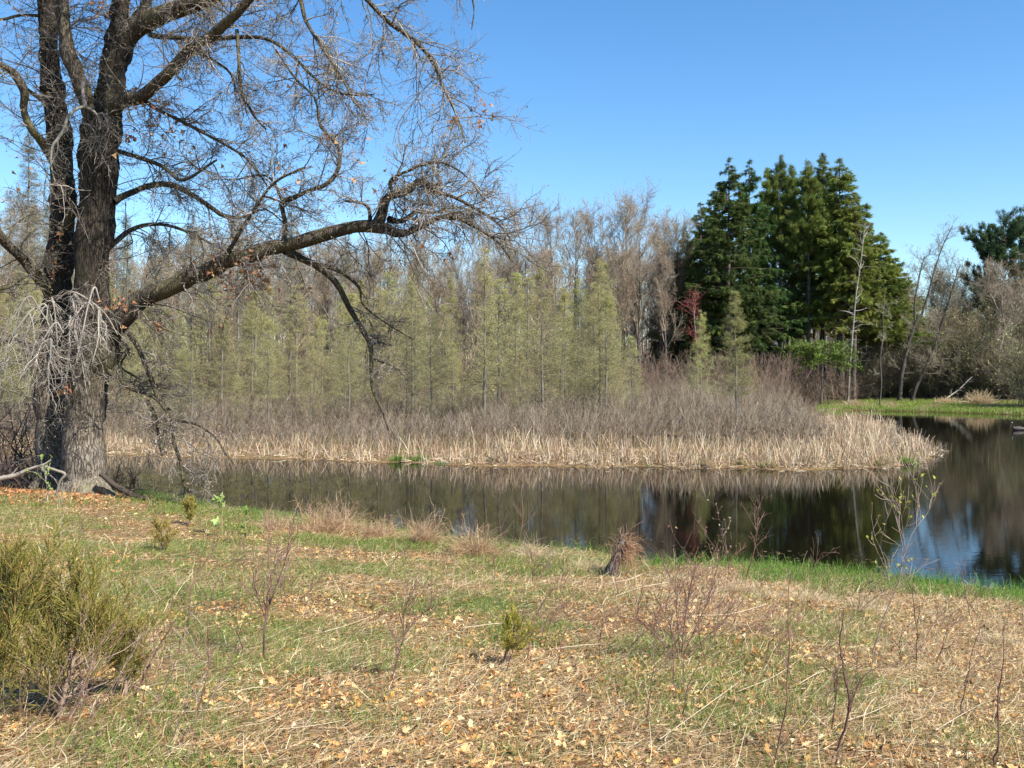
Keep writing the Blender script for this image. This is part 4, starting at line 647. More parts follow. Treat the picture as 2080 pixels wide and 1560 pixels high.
def litter():
    r = RNG(203); g = MB(); x, y, z, s, px = meadow_pts(160000, r, 2.6, 25); m = fbm(x, y, 1.1, 71) - .55 * (greenm(x, y, s, px) - .5); ok = r.random(len(x)) < np.clip((m - .34) / .2, .12, 1) * np.where(s < 1.2, .25, 1); x, y, z, s = x[ok], y[ok], z[ok], s[ok]; N = len(x)
    sz = np.clip(.030 * np.exp(r.normal(0, .45, N)), .012, .09); c = mixc([(.60, .39, .16), (.68, .49, .24), (.55, .28, .08), (.22, .11, .05), (.76, .64, .39), (.40, .21, .07)], N, r, p=[.28, .17, .19, .12, .05, .19], v=.22)
    dk = np.clip((vnoise(x, y, .5, 73) - .7) * 4, 0, 1)[:, None]; c = c * (1 - dk) + c * [.55, .4, .35] * dk
    leafmesh(g, np.stack([x, y, z + r.uniform(-.004, .03, N)], -1), sz, r, c)
    # orange drift under the oak
    n2 = 5200; x = r.normal(-12.6, 1.8, n2); y = r.normal(22, 1.3, n2); s = sdist(x, y); k = s > .3; x, y, s = x[k], y[k], s[k]; leafmesh(g, np.stack([x, y, hz(x, y, s) + r.uniform(0, .05, len(x))], -1), r.uniform(.06, .12, len(x)), r, mixc([(.55, .24, .09), (.62, .34, .15), (.42, .17, .07)], len(x), r))
    print('leaves', N); return tag(g.build('leaf_litter', M_dead, smooth=False), 'curled tan and orange oak leaves littering the near bank', 'leaf litter', kind='stuff')
litter()

# ---- single plants
def sapling(pts, label, seed, w=1.0, n1=9, L1=.22, up=.1, cols=((.17, .09, .07), (.24, .15, .12), (.14, .09, .07)), forks=(), leaf=None, group=None, n2=3, name='sapling'):
    """pts: pixels from base upwards, at the depth where the base meets the ground"""
    r = RNG(seed); x, D, z = hit(*pts[0]); o = (x, D, z - .02); t0 = thing(name, label, 'sapling' if name == 'sapling' else name.replace('_', ' '), o, group); mb = MB(); PP = []
    for pp in [pts] + list(forks):
        q = cr(np.array([PX(a, b_, D) for a, b_ in pp]), 5 * len(pp)); dep = r.normal(0, .012, len(q)).cumsum(); q[1:, 1] += dep[1:] if pp is pts else 0; q[0, 2] -= .02 if pp is pts else 0
        R = np.linspace(.0055 if pp is pts else .0035, .0016, len(q)) * w * (.5 + D / 12); tubes(mb, q[None], R[None], 5, jit(cols[0], 1, r)[0]); PP.append((q[None], R[None]))
    mb.build('stem', M_twig, t0, origin=o); br = MB(); E = []
    for P, R in PP:
        s, d, rr, pi, t = kids(P, R, n1, .2, 1, .4, 1.0, r); P1 = grow(s, d, L1 * (.5 + D / 12) * r.uniform(.4, 1.3, len(s)), 6, .13, up, r); R1 = tap(rr * .65, .0013 * (.5 + D / 14), 6); tubes(br, P1, R1, 4, mixc(cols, len(s), r))
        s, d, rr, pi, t = kids(P1, R1, n2, .2, 1, .4, 1, r); P2 = grow(s, d, L1 * .4 * (.5 + D / 12) * r.uniform(.4, 1.3, len(s)), 4, .13, up, r); tubes(br, P2, tap(.0015, .0011, 4) * (.5 + D / 14) * np.ones((len(s), 1)), 3, mixc(cols, len(s), r)); E += [P1[:, -1], P2[:, -1], P1[:, 3]]
    br.build('twigs', M_twig, t0, origin=o)['kind'] = 'stuff'
    if leaf:
        e = np.concatenate(E); e = e[r.random(len(e)) < leaf[1]]; lf = MB(); tris(lf, np.repeat(e, 2, 0), r.uniform(.6, 1.2, len(e) * 2) * leaf[2], r, mixc(leaf[0], len(e) * 2, r), asp=.8); lf.build('leaves', M_leaf, t0, origin=o)
    return t0
YB = [(.35, .38, .06), (.42, .36, .08)]; RBd = [(.3, .12, .08), (.4, .25, .12)]
sapling([(1771, 1336), (1795, 1260), (1826, 1188), (1836, 1130), (1840, 1090)], 'tall slender sapling leaning right, its yellow-budded forks rising over the blue water', 1, .85, 6, .3, .12, cols=((.32, .24, .19), (.38, .3, .24)), forks=[[(1826, 1188), (1834, 1120), (1822, 1060), (1806, 1010)], [(1836, 1130), (1855, 1080), (1885, 1040), (1894, 1000), (1886, 960)], [(1812, 1215), (1800, 1150), (1788, 1110)], [(1838, 1110), (1832, 1060), (1826, 1015)]], leaf=(YB, .35, .03))
sapling([(1382, 1344), (1390, 1270), (1400, 1210), (1412, 1150)], 'many-stemmed reddish bush standing in the leaves right of the small juniper', 2, 1.3, 12, .3, .08, forks=[[(1380, 1340), (1360, 1270), (1330, 1210)], [(1384, 1340), (1420, 1260), (1455, 1190)], [(1382, 1335), (1375, 1250), (1372, 1180)], [(1378, 1340), (1330, 1290), (1290, 1250)], [(1386, 1340), (1440, 1290), (1490, 1240)]], leaf=(RBd, .2, .02), n2=4)
sapling([(1572, 1559), (1590, 1450), (1600, 1340), (1597, 1250), (1604, 1170)], 'thin dark sapling rising from the lower edge, right of the centre', 3, 1.1, 9, .16)
sapling([(1694, 1559), (1722, 1450), (1715, 1370), (1706, 1300), (1712, 1240)], 'forked dark sapling from the lower edge with wide twigs, below the tall slender one', 4, 1.5, 9, .2, forks=[[(1722, 1450), (1750, 1380), (1790, 1350)], [(1690, 1480), (1700, 1400), (1696, 1350)]], n2=4)
sapling([(1858, 1350), (1862, 1290), (1868, 1225)], 'short upright twig beside the tall slender sapling', 5, 1.0, 5, .14)
sapling([(2022, 1559), (2036, 1460), (2044, 1370), (2060, 1260)], 'thin sapling at the right edge of the lower meadow', 6, 1.2, 8, .18)
sapling([(1902, 1350), (1915, 1300), (1930, 1245)], 'small forked sapling near the right-hand shore grass', 7, .9, 7, .18)
sapling([(537, 1344), (543, 1280), (546, 1238), (566, 1180), (584, 1128), (590, 1090)], 'knobbly branching sapling alone in the left-hand leaf litter', 8, 1.6, 12, .24, forks=[[(540, 1260), (520, 1200), (512, 1150)], [(546, 1238), (550, 1180), (545, 1110), (552, 1060)]], n2=4)
sapling([(272, 1420), (300, 1360), (311, 1330), (309, 1260)], 'crooked little sapling right of the big golden juniper', 9, 1.4, 6, .16, forks=[[(308, 1340), (330, 1300), (352, 1270)], [(300, 1360), (285, 1310), (275, 1270)]])
sapling([(400, 1460), (422, 1370), (426, 1300), (430, 1245)], 'straight twig stem between the juniper and the knobbly sapling', 10, 1.1, 6, .16)
sapling([(795, 1386), (812, 1320), (819, 1290), (808, 1240)], 'spreading fine sapling with a Y fork left of the small juniper', 11, 1.2, 10, .24, forks=[[(819, 1292), (850, 1255), (885, 1225)], [(819, 1292), (822, 1240), (845, 1190)]], n2=4)
sapling([(1070, 1350), (1082, 1280), (1100, 1230), (1130, 1195)], 'slanting reddish twig growing right beside the small juniper', 12, 1, 9, .2)
sapling([(1020, 1105), (1014, 1040), (1020, 985)], 'leafless upright twig over the water left of the low straw tussock', 13, .8, 7, .2)
sapling([(1052, 1112), (1062, 1050), (1060, 990), (1075, 960)], 'open-branched twig over the water above the low straw tussock', 14, .8, 10, .25)
sapling([(1474, 1200), (1480, 1140), (1468, 1090), (1472, 1050)], 'catkin-tipped twig in front of the dark reflections', 15, 1.0, 5, .2, leaf=([(.5, .42, .3)], .8, .025))
sapling([(1448, 1185), (1462, 1130), (1440, 1095), (1430, 1060)], 'leaning forked twig left of the catkin-tipped one', 16, .9, 5, .2, leaf=([(.4, .2, .12)], .6, .025))
sapling([(1515, 1180), (1530, 1120), (1535, 1075), (1540, 1030)], 'bushy-topped reddish twig standing in shore grass over the dark water', 17, 1.1, 14, .2, leaf=([(.25, .13, .1)], .4, .02), n2=4)
sapling([(452, 1090), (450, 1050), (447, 1012)], 'seedling with big pale green leaves right of the oak', 18, 1.4, 4, .1, cols=((.2, .2, .08),), leaf=([(.36, .46, .12), (.42, .5, .2)], 1.0, .13), n2=1)
sapling([(496, 1108), (498, 1070), (494, 1042)], 'low seedling with drooping green leaves beside the tall-leaved seedling', 19, 1.2, 4, .08, cols=((.2, .2, .08),), leaf=([(.18, .26, .06)], 1.0, .09), n2=1)
sapling([(96, 1020), (94, 985), (88, 945)], 'green-leafed seedling in front of the oak\'s dark stem', 20, 1.2, 7, .16, cols=((.4, .36, .28),), leaf=([(.24, .34, .08)], .9, .06))
sapling([(1218, 1345), (1222, 1280), (1240, 1240)], 'short bent reddish twig between the juniper and the many-stemmed bush', 21, .9, 6, .2)
sapling([(1310, 1470), (1322, 1380), (1335, 1310)], 'thin grey twig below the many-stemmed bush', 22, .9, 5, .15)
sapling([(130, 1240), (124, 1140), (124, 1060), (120, 1000)], 'pale straight dead stem behind the big juniper', 23, .8, 6, .14, cols=((.34, .29, .22),))
sr = RNG(303)
for i in range(26):
    px = sr.uniform(1180, 1640); py = sr.uniform(1225, 1360); h = sr.uniform(50, 130); ln = sr.uniform(.1, 1.3) * h
    sapling([(px, py), (px + ln * .4, py - h * .5), (px + ln, py - h)], 'rusty slanting stalk in the loose brush around the many-stemmed bush', 900 + i, sr.uniform(.5, .8), 6, .14, .04, cols=((.3, .15, .10), (.4, .24, .17), (.24, .13, .1)), group='rusty stalks around the many-stemmed bush', n2=2)
for i in range(64):
    px = sr.uniform(60, 2060); py = sr.uniform(1190, 1530) if i % 3 else sr.uniform(1130, 1300); h = sr.uniform(60, 170) * (.5 + (py - 1100) / 500); ln = (sr.uniform(-.3, .45) if i % 4 else sr.uniform(.6, 1.3)) * h
    if py < np.interp(px, [0, 1000, 1500, 2080], [1060, 1150, 1190, 1260]): continue
    sapling([(px, py), (px + ln * .4 + sr.normal(0, 5), py - h * .5), (px + ln, py - h)], 'thin reddish leafless shoot scattered through the meadow', 400 + i, sr.uniform(.5, .9), int(sr.integers(4, 9)), sr.uniform(.12, .26), .06, group='reddish shoots in the meadow', n2=3)
for i in range(22):
    px = sr.uniform(-40, 420); py = sr.uniform(1440, 1559); h = sr.uniform(120, 330); ln = sr.uniform(.1, .9) * h
    sapling([(px, py), (px + ln * .5, py - h * .45), (px + ln, py - h)], 'tangled bare shoot arching over the foot of the big juniper', 500 + i, sr.uniform(.4, .8), 5, .15, .03, cols=((.26, .17, .13), (.42, .34, .27), (.2, .12, .09)), group='tangled shoots at the lower left', n2=2)

def juniper(px, py, topy, wpx, seed, label, cols, dens=1.0, stem=(.28, .2, .15)):
    r = RNG(seed); x, D, z = hit(px, py); o = (x, D, z); t0 = thing('juniper_bush', label, 'juniper', o); H = (py - topy) / F * D; Wd = wpx / F * D / 2
    mb = MB(); P = grow(np.zeros((1, 3)) - [0, 0, .02], np.array([[.1, 0, 1.]]), H * .75, 8, .1, .1, r); R = tap(.012 + H * .006, .004, 8); tubes(mb, P, R, 6, stem); n = int(34 * dens) + 8
    s, d, rr, pi, t = kids(P, R, n, .08, .95, .5, 1.15, r); L = (Wd * 1.15) * (1.1 - t * .6) * r.uniform(.5, 1.1, n); L = L * r.uniform(.7, 1.35, n); P1 = grow(s, d, L, 8, .12, .10, r); R1 = tap(np.minimum(rr * .5, .006), .0015, 8); tubes(mb, P1, R1, 4, stem)
    s, d, rr, pi, t = kids(P1, R1, 10, .15, 1, .35, .8, r); P2 = grow(s, d, L[pi] * .38 * r.uniform(.4, 1.2, len(s)), 6, .1, .16, r); R2 = tap(.0018, .001, 6) * np.ones((len(s), 1)); tubes(mb, P2, R2, 3, jit((.3, .26, .1), len(s), r)); mb.build('stem', M_twig, t0)
    s, d, rr, pi, t = kids(P2, R2, 6, .1, 1, .3, .8, r); l3 = (.03 + .06 * H) * r.uniform(.5, 1.4, len(s)); P3 = grow(s, d, l3, 4, .12, .12, r); cc = mixc(cols, len(s), r); lf = MB(); R3 = tap(.0022, .001, 4) * (.6 + D / 14) * np.ones((len(s), 1)); tubes(lf, P3, R3, 3, cc)
    k = r.integers(0, len(P3), int(len(P3) * 5)); f = r.integers(0, 4, len(k)); tris(lf, P3[k, f], r.uniform(.006, .016, len(k)) * (.6 + D / 9), r, jit(1, len(k), r, .15)[:, :1] * cc[k], (P3[k, 3] - P3[k, 0]) / l3[k][:, None] + r.normal(0, .45, (len(k), 3)), asp=.3)
    tag(lf.build('foliage', M_leaf, t0), kind='stuff'); return t0
JC = [(.27, .26, .055), (.36, .31, .07), (.18, .19, .04), (.46, .32, .11)]
juniper(120, 1462, 1110, 360, 601, 'big feathery golden-green juniper at the lower left', JC, .95)
juniper(-30, 1475, 1080, 360, 602, 'golden juniper cut by the left edge of the view', JC, 1.0)
juniper(50, 1440, 1150, 260, 608, 'middle juniper bush merging with the two golden ones at the lower left', JC, .3)
juniper(255, 1420, 1235, 190, 603, 'lower spreading juniper bough clump right of the big juniper', JC, .6)
juniper(1025, 1352, 1225, 95, 604, 'small upright juniper alone in the centre of the meadow', [(.42, .37, .06), (.52, .44, .09), (.3, .28, .05)], .12)
juniper(384, 1068, 1004, 60, 605, 'little golden juniper by the water right of the oak', [(.36, .33, .07), (.42, .34, .1)], .2)
juniper(325, 1120, 1055, 70, 606, 'tiny orange-tinged juniper below the little golden one', [(.44, .34, .1), (.38, .3, .09)], .2)

def tussock(px, py, wpx, hpx, seed, label, cols, n=900, name='grass_tussock', cat='tussock', droop=-.16, spread=.8, twig=0, lean=0):
    r = RNG(seed); x, D, z = hit(px, py); o = (x, D, z); t0 = thing(name, label, cat, o); H = hpx / F * D; Wd = wpx / F * D / 2; S = np.stack([r.normal(0, Wd * .35, n), r.normal(0, Wd * .3, n), np.zeros(n) - .01], -1)
    L = H * 1.35 * r.uniform(.4, 1.1, n); P = grow(S, np.stack([r.normal(lean, spread * 1.15, n), r.normal(0, spread, n), np.ones(n)], -1), L * r.uniform(.6, 1.2, n), 8, .2, droop, r); P[:, :, 2] = np.maximum(P[:, :, 2], 0.0); g = MB(); c = mixc(cols, n, r); ribbons(g, P, tap(.007, .0025, 8) * np.ones((n, 1)), r.normal(0, 1, (n, 3)), c); g.build('blades', M_grass, t0)['kind'] = 'stuff'
    if twig:
        b2 = MB(); S = S[:twig]; P = grow(S, np.stack([r.normal(lean, .5, len(S)), r.normal(0, .5, len(S)), np.ones(len(S))], -1), H * 1.5 * r.uniform(.5, 1.1, len(S)), 8, .15, -.01, r); R = tap(.004, .0018, 8) * np.ones((len(S), 1)); tubes(b2, P, R, 4, mixc([(.32, .2, .12), (.44, .32, .21)], len(S), r)); s, d, rr, pi, t = kids(P, R, 5, .3, 1, .4, 1, r); Q = grow(s, d, H * .35 * r.uniform(.4, 1.2, len(s)), 5, .2, 0, r); tubes(b2, Q, tap(.0025, .0015, 5) * np.ones((len(s), 1)), 3, mixc([(.34, .22, .13), (.46, .34, .22)], len(s), r)); b2.build('twigs', M_twig, t0)['kind'] = 'stuff'
    return t0
ST = [(.60, .48, .28), (.70, .58, .38), (.50, .37, .2)]; RD = [(.52, .35, .19), (.62, .45, .27), (.38, .22, .12)]
tussock(1080, 1136, 95, 42, 701, 'pale straw tussock on the shore right of the reddish brush', ST); tussock(1195, 1162, 110, 34, 702, 'low domed straw tussock just left of the leaning stump', ST)
tussock(1368, 1180, 90, 22, 703, 'flattened pale grass clump right of the leaning stump', ST); tussock(1500, 1205, 90, 36, 704, 'straw clump in the green shore grass beneath the twiggy shoots', ST, 700); tussock(1640, 1222, 120, 32, 705, 'wide matted straw clump behind the right-hand saplings', ST, 900); tussock(1560, 1215, 80, 22, 706, 'small straw clump between two larger ones on the right shore', ST, 500)
tussock(1760, 1240, 110, 26, 720, 'matted straw clump behind the tall slender sapling', ST, 700); tussock(2030, 1310, 110, 40, 721, 'drooping straw clump at the right edge of the meadow', ST, 800)
tussock(668, 1080, 150, 55, 707, 'widest clump of rusty brush on the shore, left of the others', RD, 900, 'brush_clump', 'brush', -.08, .6, 60); tussock(862, 1105, 62, 55, 708, 'narrow upright rusty brush clump on the shore', RD, 500, 'brush_clump', 'brush', -.10, .35, 30)
tussock(962, 1130, 90, 60, 709, 'rounded reddish brush clump left of the pale straw tussock', RD, 900, 'brush_clump', 'brush', -.14, .5, 30); tussock(770, 1090, 90, 35, 710, 'low rusty brush between the widest and the narrow clumps', RD, 500, 'brush_clump', 'brush', -.08, .6, 40); tussock(560, 1075, 80, 30, 722, 'low reddish brush between the leafy seedlings and the widest clump', RD, 400, 'brush_clump', 'brush', -.08, .6, 30)
def stump():
    r = RNG(711); x, D, z = hit(1240, 1172); o = (x, D, z); t0 = thing('tree_stump', 'rotten leaning stump draped in brown vines at the water\'s edge', 'stump', o); q = cr(np.array([[-.02, 0, -.05], [.03, 0, .12], [.14, .02, .34], [.20, .03, .56]]) , 14); mb = MB(); tubes(mb, q[None], np.linspace(.11, .065, 14)[None] * (1 + r.normal(0, .06, 14)), 10, (1, 1, 1), rugged=.08, rng=r)
    k = q[-1]; th = np.arange(10) / 10 * 6.283; V_ = np.concatenate([[k + [0, 0, .03]], k + np.stack([.06 * np.cos(th), .06 * np.sin(th), 0 * th], -1)]); mb.add(V_, np.array([[0, i + 1, (i + 1) % 10 + 1] for i in range(10)]), (1, 1, 1)); mb.build('trunk', M_barkfar, t0)
    n = 300; tt = r.uniform(.45, 1, n) ** .8; S = np.stack([np.interp(tt, np.linspace(0, 1, 14), q[:, 0]), np.interp(tt, np.linspace(0, 1, 14), q[:, 1]), np.interp(tt, np.linspace(0, 1, 14), q[:, 2])], -1) + r.normal(0, .04, (n, 3)); P = grow(S, np.stack([np.abs(r.normal(1.1, .8, n)), r.normal(0, .6, n), r.uniform(-.1, .6, n)], -1), r.uniform(.12, .55, n), 9, .36, -.17, r); P[:, :, 2] = np.maximum(P[:, :, 2], -.03); v = MB(); tubes(v, P, tap(.0035, .0015, 9) * np.ones((n, 1)), 3, mixc([(.36, .2, .11), (.46, .29, .17), (.26, .14, .08)], n, r)); v.build('vines', M_twig, t0)['kind'] = 'stuff'
    P = grow(np.repeat(q[-3:-2], 14, 0), np.stack([r.normal(.2, .5, 14), r.normal(0, .3, 14), np.ones(14)], -1), r.uniform(.15, .42, 14), 6, .2, 0, r); b2 = MB(); tubes(b2, P, tap(.005, .002, 6) * np.ones((14, 1)), 4, (.3, .2, .15)); b2.build('twigs', M_twig, t0)
stump()

# fallen wood near the oak, lying straw stems
def rod(name, label, cat, pts, col, seed, group=None, D=None, lift=.03, mat=None, side=6, nb=0):
    """a fallen piece: pts are (px, py, width px); every point lies on the ground unless D is given"""
    r = RNG(seed); Q = []
    for a in pts:
        if D is None: x, d_, z = hit(a[0], a[1]); Q.append([x, d_, z + lift, a[2] / F * d_ / 2])
        else: Q.append([*PX(a[0], a[1], D), a[2] / F * D / 2])
    q = cr(np.array(Q), len(Q) * 5); mb = MB(); tubes(mb, q[None, :, :3], q[None, :, 3] * (1 + r.normal(0, .06, len(q))), side, col, rugged=.05, rng=r)
    if nb: s, d, rr, pi, t = kids(q[None, :, :3], q[None, :, 3], nb, .3, 1, .4, 1, r); P1 = grow(s, d, r.uniform(.2, .8, nb), 6, .2, 0, r); tubes(mb, P1, tap(rr * .5, .003, 6), 4, col)
    o = mb.build(name, mat or M_twig, origin=q[0, :3]); return tag(o, label, cat, group)
rod('fallen_branch', 'pale fallen branch propped up left of the oak\'s foot', 'branch', [(-40, 985, 11), (0, 972, 11), (30, 966, 10), (62, 952, 7), (88, 944, 5), (104, 934, 3)], (.28, .24, .19), 1, D=21.3, nb=4)
rod('fallen_branch', 'short grey forked branch leaning on the oak\'s root', 'branch', [(92, 947, 5), (112, 955, 6), (132, 963, 6), (122, 978, 5), (116, 998, 4), (113, 1008, 3)], (.22, .19, .15), 2, D=21.1)
rod('fallen_branch', 'dark rotten branch on the bank right of the oak\'s root', 'branch', [(205, 962, 10), (232, 985, 12), (262, 1002, 12), (300, 1018, 9), (340, 1042, 7)], (.06, .045, .035), 3, D=21.9, nb=8)
for i, (a, b) in enumerate([((940, 1286), (1070, 1276)), ((900, 1372), (1000, 1415)), ((1300, 1175), (1240, 1190)), ((1620, 1405), (1700, 1370)), ((1720, 1480), (1815, 1440)), ((1250, 1220), (1360, 1190)), ((480, 1420), (560, 1415)), ((640, 1300), (760, 1260)), ((1500, 1420), (1640, 1340)), ((1340, 1520), (1500, 1400)), ((300, 1460), (480, 1452)), ((1120, 1330), (1260, 1322)), ((1740, 1210), (1780, 1182)), ((1900, 1500), (2000, 1440)), ((560, 1500), (700, 1480)), ((1380, 1260), (1560, 1235))]):
    rod('dry_stalk', 'long pale dry stalk lying across the meadow grass', 'stalk', [(a[0], a[1], 1.9), ((a[0] + b[0]) / 2 + sr.normal(0, 8), (a[1] + b[1]) / 2 + sr.normal(0, 5), 1.7), (b[0], b[1], 1.1)], (.5, .41, .28), 50 + i, 'pale stalks lying in the meadow', lift=.05, side=5)

# dark shrubs left of the oak
def darkshrub(px, py, D, H, seed, label, n=7):
    r = RNG(seed); x = (px - CX) / F * D; z = float(hz(x, D)); t0 = thing('bare_shrub', label, 'shrub', (x, D, z)); S = np.stack([r.normal(0, .25, n), r.normal(0, .2, n), np.zeros(n) - .05], -1); P = grow(S, np.stack([r.normal(0, .3, n), r.normal(0, .3, n), np.ones(n)], -1), H * r.uniform(.6, 1.1, n), 10, .14, .02, r); R = tap(.03, .008, 10) * np.ones((n, 1)); mb = MB(); c = [(.075, .05, .042), (.11, .075, .06)]; tubes(mb, P, R, 5, mixc(c, n, r)); mb.build('stems', M_twig, t0)
    s, d, rr, pi, t = kids(P, R, 10, .15, 1, .5, 1.1, r); P1 = grow(s, d, H * .3 * r.uniform(.4, 1.2, len(s)), 6, .2, .03, r); R1 = tap(np.minimum(rr * .6, .012), .004, 6); b2 = MB(); tubes(b2, P1, R1, 4, mixc(c, len(s), r)); s, d, rr, pi, t = kids(P1, R1, 5, .15, 1, .5, 1.1, r); P2 = grow(s, d, H * .12 * r.uniform(.4, 1.2, len(s)), 4, .2, 0, r); tubes(b2, P2, tap(.005, .003, 4) * np.ones((len(s), 1)), 3, mixc([(.16, .1, .085), (.2, .13, .1)], len(s), r)); b2.build('twigs', M_twig, t0)
darkshrub(52, 960, 24.5, 2.6, 801, 'tall dark-stemmed shrub just left of the oak'); darkshrub(5, 970, 24, 2.0, 802, 'spreading dark shrub at the left edge by the water'); darkshrub(-45, 970, 25, 2.4, 803, 'dark shrub partly cut by the left edge')
darkshrub(30, 985, 23, .9, 804, 'low dark brambly shrub behind the fallen branch', 14); darkshrub(235, 985, 23.6, .8, 805, 'low dark brush against the right side of the oak\'s foot', 10)

# mossy hummocks along the cattail shore, sprouting reeds, pale grass tuft
def hummock(px, py, w_, seed, label, green):
    r = RNG(seed); D = F * EYE / (py - HY); x = (px - CX) / F * D; o = (x, D, 0); t0 = thing('sedge_hummock', label, 'hummock', o, None); a = np.linspace(0, 6.283, 15)[:-1]; rings = [(1.1, -.1), (.95, .03), (.7, .09), (.4, .13), (.05, .15)]; R0 = w_ / F * D / 2
    Vv = np.concatenate([np.stack([np.cos(a) * R0 * q * (1 + r.normal(0, .1, 14)), np.sin(a) * R0 * q * .8, np.full(14, h) + r.normal(0, .015, 14)], -1) for q, h in rings]); i, j = np.meshgrid(np.arange(4), np.arange(14), indexing='ij'); i, j = i.ravel(), j.ravel(); Q = np.stack([i * 14 + j, i * 14 + (j + 1) % 14, (i + 1) * 14 + (j + 1) % 14, (i + 1) * 14 + j], -1); mb = MB().add(Vv, Q, (.045, .032, .02)); mb.build('mound', M_twig, t0)
    n = 260; S = np.stack([r.normal(0, R0 * .5, n), r.normal(0, R0 * .4, n), r.uniform(.0, .1, n)], -1); P = grow(S, np.stack([r.normal(0, .6, n), r.normal(-.2, .6, n), np.ones(n)], -1), r.uniform(.15, .4, n), 6, .12, -.2, r); g = MB(); ribbons(g, P, tap(.016, .006, 6) * np.ones((n, 1)), r.normal(0, 1, (n, 3)), mixc([(.12, .24, .03), (.2, .3, .06)] if green else [(.5, .38, .22), (.3, .2, .11), (.25, .26, .08)], n, r)); g.build('blades', M_grass, t0)
for px, py, w_, gr, lb in [(808, 938, 26, 1, 'bright green sedge hummock at the cattail edge, the left one of the pair'), (852, 938, 34, 1, 'bright green sedge hummock at the cattail edge, the right one of the pair'), (1425, 950, 36, 0, 'dark wet hummock left of the lone larch\'s reflection'), (1502, 948, 30, 0, 'dark wet hummock straight below the lone larch'), (1560, 952, 34, 0, 'mossy black hummock right of the lone larch'), (1782, 949, 28, 0, 'black hummock under the cattails near the point'), (1840, 943, 34, 1, 'olive sedge hummock near the tip of the cattail point')]: hummock(px, py, w_, int(px), lb, gr)
def reeds():
    D = F * EYE / (1168 - HY); x = (1702 - CX) / F * D; r = RNG(5); t0 = thing('reed_clump', 'few yellow reed shoots standing alone in the near water', 'reeds', (x, D, 0)); n = 26; g = MB(); P = grow(np.stack([r.normal(0, .06, n), r.normal(0, .04, n), np.zeros(n) - .05], -1), np.stack([r.normal(0, .2, n), r.normal(0, .2, n), np.ones(n)], -1), r.uniform(.12, .32, n), 5, .1, -.02, r); ribbons(g, P, tap(.01, .003, 5) * np.ones((n, 1)), r.normal(0, 1, (n, 3)), mixc([(.4, .38, .1), (.5, .4, .2)], n, r)); g.build('blades', M_grass, t0)
reeds()
def fartuft(px, py, D, h, wd, seed, label):
    x = (px - CX) / F * D; z = float(hz(x, D)); r = RNG(seed); t0 = thing('grass_tussock', label, 'tussock', (x, D, z)); n = 500; g = MB(); P = grow(np.stack([r.normal(0, wd * .3, n), r.normal(0, wd * .2, n), np.zeros(n)], -1), np.stack([r.normal(0, .5, n), r.normal(0, .5, n), np.ones(n)], -1), h * r.uniform(.6, 1.2, n), 6, .12, -.16, r); ribbons(g, P, tap(.05, .02, 6) * np.ones((n, 1)), r.normal(0, 1, (n, 3)), mixc([(.62, .5, .32), (.5, .38, .22)], n, r)); g.build('blades', M_grass, t0)
fartuft(1992, 820, 86, 1.5, 1.6, 1, 'big pale straw tuft on the far right bank'); fartuft(1925, 822, 88, .8, 1.4, 2, 'smaller straw tuft under the fallen stem on the far bank'); fartuft(1735, 828, 88, .7, 1.2, 3, 'small straw tuft by the foot of the white snag')

# goose on the water, bird on the spruce tip
def ellip(mb, c, rad, col, rot=0, n=14, tap_=None):
    th = np.linspace(0, np.pi, n); ph = np.linspace(0, 2 * np.pi, n + 1)[:-1]; T_, P_ = np.meshgrid(th, ph, indexing='ij'); xx = np.cos(T_); rr_ = np.sin(T_)
    if tap_: rr_ = rr_ * (1 + tap_ * xx)
    Vv = np.stack([xx * rad[0], rr_ * np.cos(P_) * rad[1], rr_ * np.sin(P_) * rad[2]], -1).reshape(-1, 3); cs, sn = math.cos(rot), math.sin(rot); Vv = np.stack([Vv[:, 0] * cs - Vv[:, 2] * sn, Vv[:, 1], Vv[:, 0] * sn + Vv[:, 2] * cs], -1) + np.array(c)
    i, j = np.meshgrid(np.arange(n - 1), np.arange(n), indexing='ij'); i, j = i.ravel(), j.ravel(); mb.add(Vv, np.stack([i * n + j, i * n + (j + 1) % n, (i + 1) * n + (j + 1) % n, (i + 1) * n + j], -1), col)
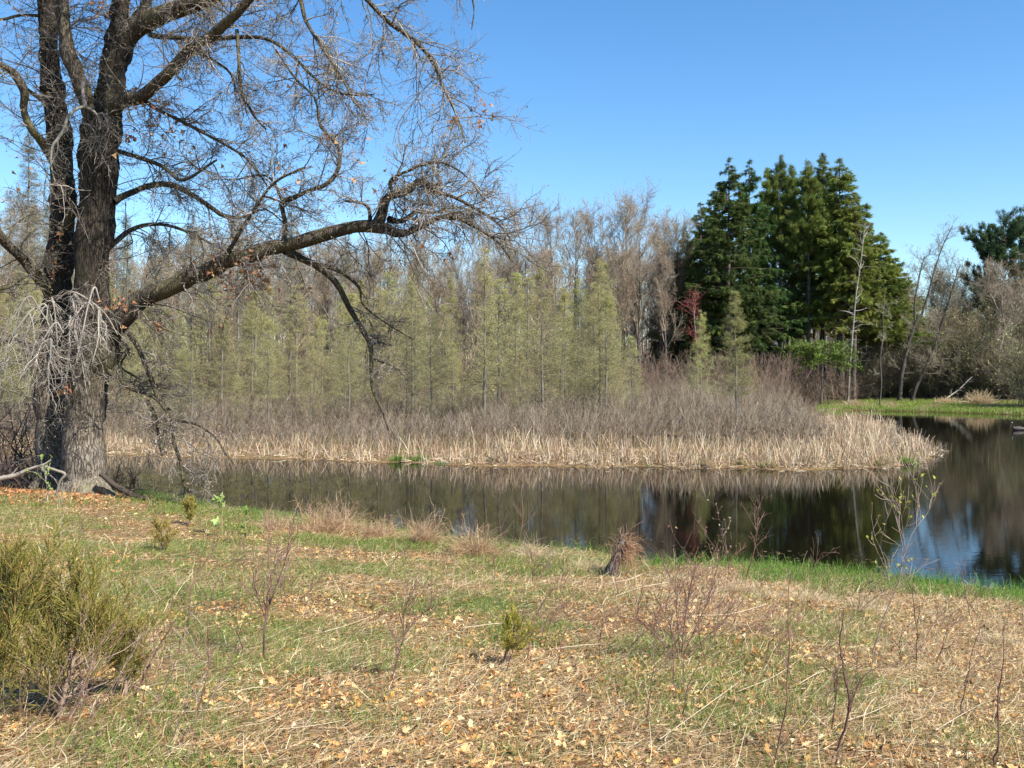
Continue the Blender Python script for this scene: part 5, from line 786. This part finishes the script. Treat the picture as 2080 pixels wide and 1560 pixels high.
def goose():
    D = F * EYE / (874 - HY); x = (2068 - CX) / F * D; mb = MB()
    prof = [(-.50, .07, .01, (.75, .73, .7)), (-.44, .10, .05, (.75, .73, .7)), (-.34, .12, .11, (.06, .045, .04)), (-.15, .11, .17, (.07, .055, .045)), (.05, .10, .19, (.075, .06, .05)), (.22, .11, .16, (.10, .085, .075)), (.32, .16, .10, (.1, .09, .08)), (.36, .24, .062, (.012, .012, .013)), (.375, .34, .042, (.012, .012, .013)), (.385, .44, .036, (.012, .012, .013)), (.39, .50, .036, (.012, .012, .013)), (.41, .545, .048, (.5, .48, .46)), (.45, .555, .045, (.012, .012, .013)), (.49, .545, .028, (.012, .012, .013)), (.53, .535, .014, (.01, .01, .01)), (.56, .53, .004, (.01, .01, .01))]
    n = 14; th = np.arange(n) / n * 6.283; cen = np.array([[p[0], 0, p[1]] for p in prof]); tg = nrm(np.gradient(cen, axis=0)); rings = []; cols_ = []
    for k, p in enumerate(prof):
        u = np.cross(tg[k], [0, 1, 0]); rings.append(cen[k] + p[2] * (np.cos(th)[:, None] * np.array([0, 1.1 if k < 6 else .9, 0]) + np.sin(th)[:, None] * u)); cols_ += [p[3]] * n
    K = len(prof); i, j = np.meshgrid(np.arange(K - 1), np.arange(n), indexing='ij'); i, j = i.ravel(), j.ravel(); mb.add(np.concatenate(rings), np.stack([i * n + j, i * n + (j + 1) % n, (i + 1) * n + (j + 1) % n, (i + 1) * n + j], -1), np.array(cols_))
    o = mb.build('goose', M_feather); o.location = (x, D, 0); o.rotation_euler = (0, 0, math.pi - .15); o.scale = (.8,) * 3; tag(o, 'dark goose with a long black neck swimming on the far right water', 'goose')
goose()
def bird():
    D = 100; p = PX(1671, 320, D); mb = MB(); ellip(mb, (0, 0, .2), (.24, .11, .12), (.015, .015, .018), rot=1.0, tap_=-.3); ellip(mb, (.1, 0, .43), (.09, .075, .075), (.012, .012, .014)); ellip(mb, (.2, 0, .43), (.06, .02, .02), (.02, .02, .02)); ellip(mb, (-.2, 0, -.06), (.16, .05, .03), (.012, .012, .014), rot=1.0); ellip(mb, (.02, .03, .02), (.015, .015, .08), (.02, .02, .02)); ellip(mb, (.02, -.03, .02), (.015, .015, .08), (.02, .02, .02))
    o = mb.build('bird', M_feather); o.location = p; o.rotation_euler = (0, 0, 2.6); tag(o, 'small black bird perched on the tip of the tallest evergreen', 'bird')
bird()

def flotsam():
    r = RNG(811); N = 2600; px = r.uniform(1150, 1950, N); D = r.uniform(14, 19, N); x = (px - CX) / F * D; s = sdist(x, D); ok = (s < -.05) & (s > -1.9) & (r.random(N) < np.clip(vnoise(x, D, .8, 5) * 2 - .75, 0, 1)); x, D = x[ok], D[ok]; N = len(x); a = r.uniform(0, 6.28, N); L = r.uniform(.03, .10, N); d = np.stack([np.cos(a), np.sin(a), 0 * a], -1); P = np.stack([x, D, 0 * x + .004], -1)[:, None] + d[:, None] * (np.linspace(-.5, .5, 3)[None, :, None] * L[:, None, None]); g = MB(); W = np.array([[.3, 1, .25]]) * (L * r.uniform(.1, .5, N))[:, None]; ribbons(g, P, W, np.stack([-d[:, 1], d[:, 0], 0 * a], -1), mixc([(.2, .13, .07), (.34, .24, .13), (.12, .08, .05)], N, r))
    tag(g.build('floating_debris', M_dead), 'brown leaves and bits floating on the water along the near shore', 'debris', kind='stuff')
flotsam()
